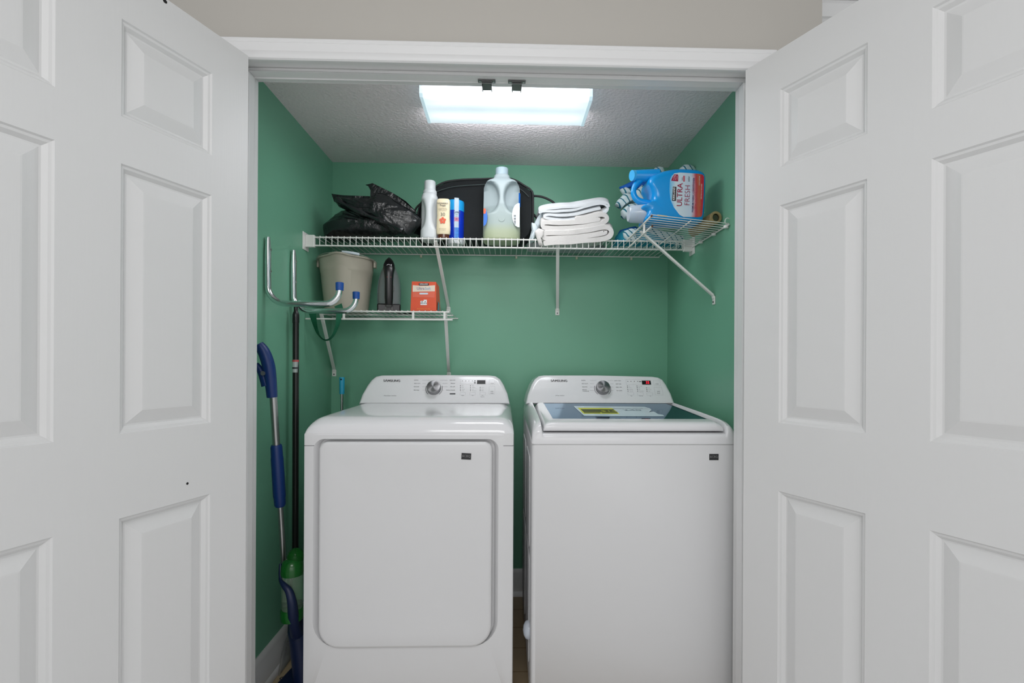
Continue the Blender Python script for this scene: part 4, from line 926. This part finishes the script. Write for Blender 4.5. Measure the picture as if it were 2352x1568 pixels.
jtext('276', 1549.5, 408, .0125, mat('pink_white_ink', rgb(240, 200, 214), .4), 0, 1, .0021); jtext('LOADS', 1554.8, 408.5, .0045, mat('pink_white_ink', rgb(240, 200, 214), .4), 0, 1, .0021)
jtext('static', 1566.5, 411, .0062, INK); patch('volume_badge', [jp(*p) for p in ((1569, 403.5), (1573, 403.5), (1573, 417), (1569, 417))], O, FA, FB, mat('rose_ink', rgb(196, 96, 110), .4), lb, off=.0014, thick=.0003)
jtext('odor', 1582, 411, .0105, INK)
jtext('SAFE FOR H.E. MACHINES', 1611, 440, .0050, WHITEINK); jtext('LONG LASTING', 1606, 415, .0050, WHITEINK)

# paper roll on the side shelf near the wall
pa, pb = Vector((at(1645, 500, Y=1.80).x, 1.80, 1.714)), Vector((at(1645, 500, Y=1.80).x-.012, 1.99, 1.714))
b = thing('paper_roll', 'small brown and yellow patterned roll lying by the right wall, open end forward', 'roll', (pa.x, 1.9, 1.69))
RM = mat('patterned_brown_paper', rgb(150, 132, 92), .6, var=.55, vscale=90)
T = Matrix.Translation(pa)@(pb-pa).to_track_quat('Z', 'Y').to_matrix().to_4x4()
bm = bmesh.new(); ln = (pb-pa).length
lathe(bm, [(.0135, .006), (.0140, 0), (.0215, 0), (.0225, .002), (.0225, ln), (.0135, ln), (.0130, .01)], (0, 0, 0), 28, sy=1.05, cap0=False, cap1=False, T=T); finish(bm, 'wrapper', RM, b, smooth=40)
bm = bmesh.new(); lathe(bm, [(.0125, .008), (.0125, ln-.01)], (0, 0, 0), 20, T=T); finish(bm, 'core', mat('dark_core', rgb(60, 70, 50), .7), b, smooth=40)

# ------------------------------------------------------------ lower shelf: bucket, iron, box
LT = LZ1+.002
c = Vector((-.726, 2.235, LT))
b = thing('bucket', 'large beige-grey plastic bucket with pouring lip and white-gripped wire handle', 'bucket', c)
BK = mat('beige_bucket_plastic', rgb(168, 163, 148), .55, bump=(400, .1, .001))
bm = bmesh.new(); prof = [(.0002, 0), (.090, 0), (.0935, .003), (.0965, .03), (.1045, .10), (.1130, .176), (.1144, .178), (.1155, .188), (.1163, .198), (.1172, .208), (.118, .216), (.1188, .225), (.1195, .234), (.1255, .2345), (.127, .237), (.1265, .241), (.122, .242), (.1165, .240), (.115, .20), (.094, .010), (.0002, .008)]
seg = 64; R = []
for r, z in prof:
    row = []
    for k in range(seg):
        a = 2*PI*k/seg; q = max(0, math.cos(a+PI/2-.04))**22*(max(0, (z-.178)/.064)**1.5)*.030 if z > .178 and r > .05 else 0
        row.append((c.x+(r+q)*math.cos(a), c.y+(r+q)*math.sin(a), c.z+z+q*.15))
    R.append(row)
rings_mesh(bm, R); finish(bm, 'body', BK, b, smooth=40)
bl = []
for k in range(29):
    a = PI*k/28; bl.append(Vector((c.x-.131*math.cos(a), c.y-.112*math.sin(a)-.002, c.z+.220+.032*max(0, math.sin(a))**.6)))
finish(tb(bl, .0016, 8), 'wire_handle', mat('galvanised_wire', rgb(176, 178, 170), .35, .6), b, smooth=60)
finish(tb([bl[i]+Vector((0, 0, .001)) for i in range(15, 21)], .0065, 14), 'handle_grip', mat('pale_handle_grip', rgb(200, 212, 220), .4), b, smooth=50)
for s in (-1, 1): finish(bx(c.x+s*.128-.005, c.x+s*.128+.005, c.y-.014, c.y+.014, c.z+.205, c.z+.236), 'handle_ear', BK, b, bevel=.003)

c = Vector((at(891, 700, Y=2.2).x, 2.22, LT))
b = thing('clothes_iron', 'black and smoky grey steam iron standing upright on its heel', 'iron', c)
def boat(z, w=1.0):
    return w*interp([(0, .051), (.05, .0525), (.10, .053), (.15, .048), (.19, .036), (.22, .022), (.245, .009), (.256, .0015)], z)[0]
def hull(tab_y, zmax, wk, bm):
    R = []
    for y, sc, zk in tab_y:
        L_ = [(boat(z*zk, 1)*sc, z*zk*1.0) for z in [zmax*i/14 for i in range(15)]]
        R.append([(c.x+x, y, c.z+.001+z) for x, z in L_]+[(c.x-x, y, c.z+.001+z) for x, z in reversed(L_)])
    rings_mesh(bm, R)
bm = bmesh.new(); hull([(2.252, .98, 1), (2.250, 1, 1), (2.243, 1, 1), (2.241, .98, 1)], .256, 1, bm); finish(bm, 'soleplate', mat('iron_soleplate', rgb(60, 78, 78), .3, .8), b, smooth=40)
bm = bmesh.new(); hull([(2.241, .96, .985), (2.225, .93, .975), (2.208, .80, .96), (2.198, .60, .93), (2.192, .3, .88)], .256, 1, bm); finish(bm, 'water_tank', mat('smoky_grey_tank', rgb(124, 132, 132), .22, trans=.05), b, smooth=60)
bm = bmesh.new(); box(bm, c.x-.0515, c.x+.0515, 2.185, 2.2405, c.z, c.z+.038); finish(bm, 'heel', BLACK, b, bevel=.006)
bm = bmesh.new(); R = []
for z, w, y, d in ((.03, .0165, 2.165, .022), (.06, .0185, 2.150, .016), (.10, .0180, 2.146, .015), (.14, .0185, 2.148, .016), (.165, .0205, 2.152, .020), (.19, .0255, 2.165, .030), (.21, .0245, 2.180, .034), (.232, .0170, 2.200, .030), (.250, .005, 2.222, .014)):
    R.append([(c.x+x, y+yy, c.z+z) for x, yy in sup(w, d, 2.6, 24)])
rings_mesh(bm, R); hd = finish(bm, 'handle', BLACK, b, smooth=60)
finish(bx(c.x-.0115, c.x+.0115, 2.147, 2.165, c.z+.168, c.z+.182), 'steam_button', mat('charcoal_button', rgb(44, 44, 48), .25), hd, bevel=.003)
finish(bx(c.x-.009, c.x+.009, 2.1325, 2.145, c.z+.146, c.z+.151), 'red_light', mat('red_lens', rgb(150, 48, 52), .25), hd, bevel=.001)
finish(tb(smooth([(c.x-.010, 2.134, c.z+.200), (c.x-.002, 2.134, c.z+.2045), (c.x+.006, 2.134, c.z+.2015), (c.x+.011, 2.134, c.z+.2045), (c.x+.009, 2.134, c.z+.196)], 4), .0008, 6), 'emblem', mat('silver_emblem', rgb(170, 172, 176), .3, .7), hd)
bm = bmesh.new(); tube(bm, [(c.x+.004, 2.178, c.z+.105), (c.x+.004, 2.190, c.z+.105)], .0205, 28); finish(bm, 'temperature_dial', mat('grey_dial', rgb(88, 90, 90), .35), b, smooth=40)
bm = bmesh.new(); box(bm, c.x-.012, c.x+.012, 2.176, 2.186, c.z+.024, c.z+.044); box(bm, c.x-.016, c.x-.010, 2.174, 2.184, c.z, c.z+.022); box(bm, c.x+.010, c.x+.016, 2.174, 2.184, c.z, c.z+.022)
finish(bm, 'heel_bracket', mat('grey_plastic', rgb(120, 120, 118), .4), b, bevel=.003)
finish(tb(smooth([(c.x+.04, 2.20, c.z+.006), (c.x+.08, 2.19, c.z+.004), (c.x+.115, 2.21, c.z+.004), (c.x+.10, 2.26, c.z+.004), (c.x+.05, 2.28, c.z+.004), (c.x+.02, 2.25, c.z+.006)], 5), .0035, 8), 'power_cord', BLACK, b, smooth=60)

b.rotation_euler = (0, 0, math.radians(13))
# orange dryer sheet box
c = Vector((-.355, 2.17, LT))
b = thing('dryer_sheet_box', 'orange carton of dryer sheets with black brand plate, standing near the shelf end', 'box', c)
ORM = mat('orange_carton', rgb(222, 84, 48), .4, var=.06, vscale=25)
T = Matrix.Translation(c)@Matrix.Rotation(math.radians(-3), 4, 'Z')
w0, w1, hh, dd = .0585, .0535, .130, .085
bm = bmesh.new()
vs = [bm.verts.new(T@Vector(p)) for p in ((-w0, -.045, 0), (w0-.003, -.045, 0), (w0, dd-.045, 0), (-w0, dd-.045, 0), (-w1, -.041, hh), (w1, -.041, hh-.002), (w1, dd-.055, hh-.012), (-w1, dd-.055, hh-.012))]
for f in ((0, 1, 2, 3), (7, 6, 5, 4), (0, 4, 5, 1), (1, 5, 6, 2), (2, 6, 7, 3), (3, 7, 4, 0)): bm.faces.new([vs[i] for i in f])
finish(bm, 'carton', ORM, b, bevel=.001)
BA = (T.to_3x3()@Vector((1, 0, 0))); BBv = (T@Vector((0, -.041, hh))-T@Vector((0, -.045, 0))).normalized(); BO = T@Vector((0, -.0453, 0))
patch('white_band', [(-.049, .084), (.049, .086), (.049, .113), (.02, .111), (-.02, .111), (-.049, .113)], BO, BA, BBv, mat('cream_band', rgb(232, 214, 196), .4, var=.06, vscale=40), b, off=.0003)
patch('flap_front', [(-.049, .060), (.047, .058), (.049, .084), (-.049, .082)], BO, BA, BBv, mat('light_orange_band', rgb(226, 104, 78), .4, var=.06, vscale=40), b, off=.0003)
patch('brand_plate', [(-.022, .112), (.022, .1115), (.022, .1215), (-.022, .122)], BO, BA, BBv, mat('near_black_ink', rgb(40, 20, 20), .4), b, off=.0007)
text('KIRKLAND', .0072, BO+BBv*.1175, BA, BBv, WHITEINK, b, off=.0012, bold=.02, sx=1.05)
text('Ultra', .0165, BO+BBv*.098-BA*.014, BA, BBv, mat('slate_blue_ink', rgb(110, 122, 160), .4), b, off=.0012, bold=.004)
text('Soft', .0165, BO+BBv*.098+BA*.0175, BA, BBv, mat('sky_ink', rgb(130, 180, 214), .4), b, off=.0012)
patch('white_pill', [(x, z) for x, z in rrect(0, .076, .038, .0075, .0035, 4)], BO, BA, BBv, mat('pale_pill', rgb(206, 220, 230), .4), b, off=.0007)
patch('recycling_mark', [(-.014, .026), (.014, .026), (.014, .049), (0, .049), (0, .044), (-.014, .044)], BO, BA, BBv, WHITEINK, b, off=.0007)
bm = bmesh.new()
for ox in (-.007, .007):
    for k in range(3):
        a = PI/2+k*2*PI/3; prism(bm, [(ox+.0042*math.cos(a)+q[0]*.0022, .036+.0042*math.sin(a)+q[1]*.0018) for q in ((-1, -1), (1, -1), (1, 1), (-1, 1))], BO, BA, BBv, BA.cross(BBv), .0007, .0010)
finish(bm, 'recycling_arrows', INK, b)
text('80 sheets for static cling', .0058, BO+BBv*.009, BA, BBv, mat('yellow_ink', rgb(240, 160, 60), .4), b, off=.0006, bold=.01)
bm = bmesh.new(); O_ = T@Vector((w0-.0005, -.03, 0)); prism(bm, [(0, .004), (.045, .004), (.040, .040), (.010, .045)], O_+Vector((.0006, 0, 0)), T.to_3x3()@Vector((0, 1, 0)), (0, 0, 1), T.to_3x3()@Vector((1, 0, 0)), 0, .0006)
finish(bm, 'side_print', mat('teal_print', rgb(90, 140, 150), .4, var=.4, vscale=80), b)

# green strap hanging from the lower shelf
bm = bmesh.new(); P = smooth([tuple(at(u, v, Y=2.082)) for u, v in ((716, 712), (721, 735), (728, 760), (738, 776), (750, 781), (762, 774), (772, 755), (777, 735), (780, 712), (776, 700))], 5)
n = len(P); rows = []
for i, p in enumerate(P):
    t = i/(n-1); w = .017-.010*math.sin(PI*t)**2*(1 if t > .25 else .5); d = (P[min(i+1, n-1)]-P[max(i-1, 0)]).normalized(); sd = Vector((-d.z, 0, d.x)); tw = math.sin(PI*t)
    a = p+sd*w*(1-.6*tw)+Vector((0, -w*tw*.9, 0)); q = p-sd*w*(1-.6*tw)+Vector((0, w*tw*.9, 0))
    rows.append([a, q, q+Vector((0, .0016, .0004)), a+Vector((0, .0016, .0004))])
rings_mesh(bm, rows); o = finish(bm, 'fabric_strap', mat('dark_green_webbing', rgb(4, 92, 62), .7, bump=(500, .3, .001)), smooth=50)
tag(o, 'dark green webbing strap hanging in a loop under the lower wire shelf', 'strap')

# ------------------------------------------------------------ wall hooks
def hook(label, Y, ut, vt, uc, vc, vb):
    x = XL+.0125; zt = at(ut, vt, X=x).z; zb = at(640, vb, Y=Y).z; xc = at(uc, vc, Y=Y).x; zc = at(uc, vc, Y=Y).z
    b = thing('wall_hook', label, 'hook', (XL, Y, zb), 'chrome tube utility hooks on the left wall')
    r = .011; pts = [(x, Y, zt), (x, Y, zt-.02), (x, Y, zt-.06), (x, Y, zb+.10)]
    R_ = .065
    for k in range(1, 9):
        a = PI/2*k/8; pts.append((x+R_-R_*math.cos(a), Y, zb+R_-R_*math.sin(a)))
    pts.append((xc-.055-.001, Y, zb))
    for k in range(1, 9):
        a = PI/2*k/8; pts.append((xc-.052+.052*math.sin(a), Y, zb+.052-.052*math.cos(a)))
    pts.append((xc, Y, zc))
    rr = [r*.65, r*.8]+[r]*(len(pts)-2)
    finish(tb(pts, rr, 18), 'bent_tube', CHROME, b, smooth=60)
    for z in (zt-.045, zb+.115): finish(tb([(x+.010, Y, z), (x+.0125, Y, z)], .0042, 12), 'screw', mat('bright_screw', rgb(200, 200, 200), .3, 1), b, smooth=40)
    finish(tb([(xc, Y, zc-.006), (xc, Y, zc+.004), (xc, Y, zc+.021), (xc, Y, zc+.0225)], [.0133, .0138, .0142, .0125], 20), 'rubber_cap', BLUECAP, b, smooth=40)
hook('chrome tube hook with blue caps on the left wall, nearer the door', 1.747, 609, 541, 780, 663, 697)
hook('chrome tube hook with blue caps on the left wall, farther into the closet', 1.957, 668, 571, 818, 683, 713)

# ------------------------------------------------------------ poles, mop, spray bottle
px = XL+.021; b = thing('extension_pole', 'thin black telescopic pole standing upright against the left wall', 'pole', (px+.0, 1.93, 0))
xt = at(679.5, 740, Y=1.93).x
finish(tb([(xt+.004, 1.93, .01), (xt, 1.93, 1.318)], .0117, 16), 'pole', BLACKP, b, smooth=60)
finish(tb([(xt, 1.93, 1.314), (xt, 1.93, 1.318), (xt, 1.93, 1.347), (xt, 1.93, 1.357), (xt, 1.93, 1.360), (xt, 1.93, 1.383)], [.0124, .0132, .0126, .0095, .0078, .0078], 16), 'threaded_tip', BLACK, b, smooth=40)
z0 = at(680, 855, Y=1.93).z; z1 = at(680, 826, Y=1.93).z
finish(tb([(xt, 1.93, z0), (xt, 1.93, z1)], .0121, 20), 'label_band', mat('pale_grey_label', rgb(176, 186, 184), .5, var=.1, vscale=80), b, smooth=40)
finish(tb([(xt, 1.93, z1-.008), (xt, 1.93, z1-.0005)], .0123, 20), 'label_band', mat('red_label', rgb(190, 80, 80), .5), b, smooth=40)
finish(tb([(xt, 1.93, z0+.014), (xt, 1.93, z0+.021)], .0123, 20), 'label_band', INK, b, smooth=40)

# light blue duster handle behind the dryer
xh = at(785.5, 880, Y=2.30).x; zt = at(785, 866, Y=2.30).z
b = thing('duster', 'slim light-blue handled brush standing behind the dryer, left side', 'brush', (xh, 2.30, 0))
finish(tb([(xh, 2.30, 1.01), (xh, 2.30, zt-.003), (xh, 2.30, zt)], [.0115, .0125, .0115], 16), 'grip', mat('light_blue_grip', rgb(40, 160, 196), .4, bump=(1, .5, .003, (1, 1, 260))), b, smooth=40)
finish(tb([(xh, 2.2872, zt-.010), (xh, 2.2865, zt-.010)], .004, 12), 'hang_hole', BLACK, b)
finish(tb([(xh, 2.30, .08), (xh, 2.30, 1.012)], .006, 12), 'shaft', SILVER, b, smooth=60)
finish(bx(xh-.05, xh+.05, 2.27, 2.33, .0, .10), 'brush_head', mat('light_blue_grip', rgb(40, 160, 196), .4), b, bevel=.01)

# spray mop leaning on the left wall
b = thing('spray_mop', 'blue-handled spray mop with silver pole leaning in the left corner beside the dryer', 'mop', (-.74, 1.72, 0))
def mp_(u, v, Y=None, X=None): return at(u, v, Y=Y) if Y else at(u, v, X=X)
pA = at(628, 915, Y=1.655); pB = at(652, 1300, Y=1.70); 
pole_dir = (pB-pA).normalized()
def pp(v_): # point on the pole axis at image height v_
    t = (v_-915)/(1300-915); return pA.lerp(pB, t)
finish(tb([pp(890), pp(1020)], .0118, 18), 'pole', SILVER, b, smooth=60)
finish(tb([pp(1150), pp(1320)], .0098, 18), 'pole', SILVER, b, smooth=60)
finish(tb([pp(1019), pp(1024), pp(1045), pp(1050), pp(1135), pp(1140), pp(1155), pp(1160)], [.0160, .0185, .0190, .0200, .0203, .0190, .0185, .0150], 22), 'foam_grip', BLUEGRIP, b, smooth=40)
gp = smooth([tuple(at(594, 792, Y=1.640)), tuple(at(606, 808, Y=1.643)), tuple(at(616, 836, Y=1.646)), tuple(at(621, 868, Y=1.650)), tuple(at(625, 912, Y=1.655))], 6)
finish(tb(gp, [.0165+.0035*math.sin(i/24*PI) for i in range(25)], 20), 'handle', BLUEGRIP, b, smooth=60)
finish(tb(smooth([tuple(at(588, 836, Y=1.643)), tuple(at(598, 850, Y=1.645)), tuple(at(606, 868, Y=1.648)), tuple(at(612, 885, Y=1.651))], 4), [.009+.0006*i for i in range(13)], 14), 'trigger_arm', BLUEGRIP, b, smooth=60)
q = at(603, 857, Y=1.625); finish(tb([q, q+Vector((0, .012, 0))], .0072, 16), 'trigger_pivot', mat('grey_pivot', rgb(130, 136, 140), .3, .6), b, smooth=40)
finish(tb(smooth([tuple(at(670, 1375, Y=1.70)), tuple(at(678, 1405, Y=1.70)), tuple(at(685, 1445, Y=1.705)), tuple(at(691, 1490, Y=1.71)), tuple(at(698, 1555, Y=1.71))], 4), [.010+.0030*i_ for i_ in range(9)]+[.034]*8, 18), 'socket', NAVY, b, smooth=60)
finish(tb(smooth([tuple(at(644, 1294, Y=1.66)), tuple(at(645, 1328, Y=1.64)), tuple(at(653, 1344, Y=1.62)), tuple(at(664, 1358, Y=1.612)), tuple(at(671, 1385, Y=1.612)), tuple(at(675, 1425, Y=1.64)), tuple(at(682, 1455, Y=1.68))], 4), [.004+.0007*i for i in range(25)], 12), 'bottle_cradle', NAVY, b, smooth=60)
bm = bmesh.new()
T = Matrix.Translation((-.738, 1.75, .022))@Matrix.Rotation(math.radians(82), 4, 'Z')
box(bm, -.19, .12, -.055, .055, -.010, .012, T=T); finish(bm, 'mop_head', NAVY, b, bevel=.008)
bm = bmesh.new(); T2 = Matrix.Translation((-.738, 1.75, .0065))@Matrix.Rotation(math.radians(82), 4, 'Z'); box(bm, -.195, .125, -.06, .06, -.006, .006, T=T2); finish(bm, 'mop_pad', mat('dark_blue_pad', rgb(18, 40, 80), .95, bump=(300, .6, .004)), b, bevel=.004)

c = at(671, 1418, Y=1.655); c = Vector((c.x, 1.655, c.z))
GP = mat('clear_green_plastic', rgb(50, 140, 60), .12, trans=.75, ior=1.2); GP2 = mat('green_plastic', rgb(24, 104, 36), .2, trans=.3, var=.2, vscale=60)
BC = c
s = thing('spray_bottle', 'clear bottle with bright green top clipped behind the blue mop, beside the dryer', 'bottle', c)
CLR = mat('clear_bottle_plastic', rgb(196, 226, 200), .1, trans=.85, ior=1.25)
bm = bmesh.new(); lathe(bm, [(.001, 0), (.028, .002), (.033, .010), (.034, .14), (.033, .148), (.031, .15)], c, 28); finish(bm, 'body', CLR, s, smooth=50)
finish(lt([(.035, -.004), (.037, .004), (.037, .030), (.034, .034)], c, 28), 'base', GP2, s, smooth=50)
finish(lt([(.0355, .148), (.037, .156), (.035, .178), (.030, .192), (.018, .200), (.002, .203)], c, 28), 'cap', GP2, s, smooth=60)
bm = bmesh.new(); lathe(bm, [(.026, .19), (.027, .206), (.021, .221), (.010, .229), (.001, .231)], c+Vector((.006, .01, 0)), 24); finish(bm, 'nozzle', GP, s, smooth=60)

# printed tan strip of carton lying on the floor by the baseboard
bm = bmesh.new(); T = Matrix.Translation((-.800, 1.735, .0))
box(bm, -.030, .030, -.19, .20, .001, .006, T=T); o = finish(bm, 'flattened_carton', mat('tan_printed_card', rgb(190, 170, 138), .7, var=.08, vscale=15), bevel=.0008)
tag(o, 'flat tan printed carton edge on the floor between baseboard and mop', 'carton')
CA_, CB_ = Vector((0, 1, 0)), Vector((-1, 0, 0))
text('V I    8', .042, Vector((-.800, 1.74, .0062)), CA_, CB_, INK, o, bold=.005)
# crumpled clear wrapper resting against the baseboard
bm = bmesh.new(); L = [(1.80, .004), (1.84, .002), (1.90, .006), (1.935, .03), (1.945, .07), (1.93, .11), (1.90, .122), (1.86, .10), (1.83, .06)]
R = []
for i, (xo, f) in enumerate(((.026, .8), (.030, 1), (.036, 1), (.040, .8))):
    cy = 1.885; cz_ = .06; R.append([(XL+xo+.004*noise.noise(Vector((y*40, z*40, i))), cy+(y-cy)*f, max(.002, cz_+(z-cz_)*f)) for y, z in L])
rings_mesh(bm, R); o = finish(bm, 'plastic_wrapper', mat('clear_wrapper', rgb(220, 222, 224), .15, trans=.8, ior=1.1, bump=(60, .6, .004)), smooth=40)
tag(o, 'crumpled clear plastic wrapper against the left baseboard beside the blue mop', 'wrapper')
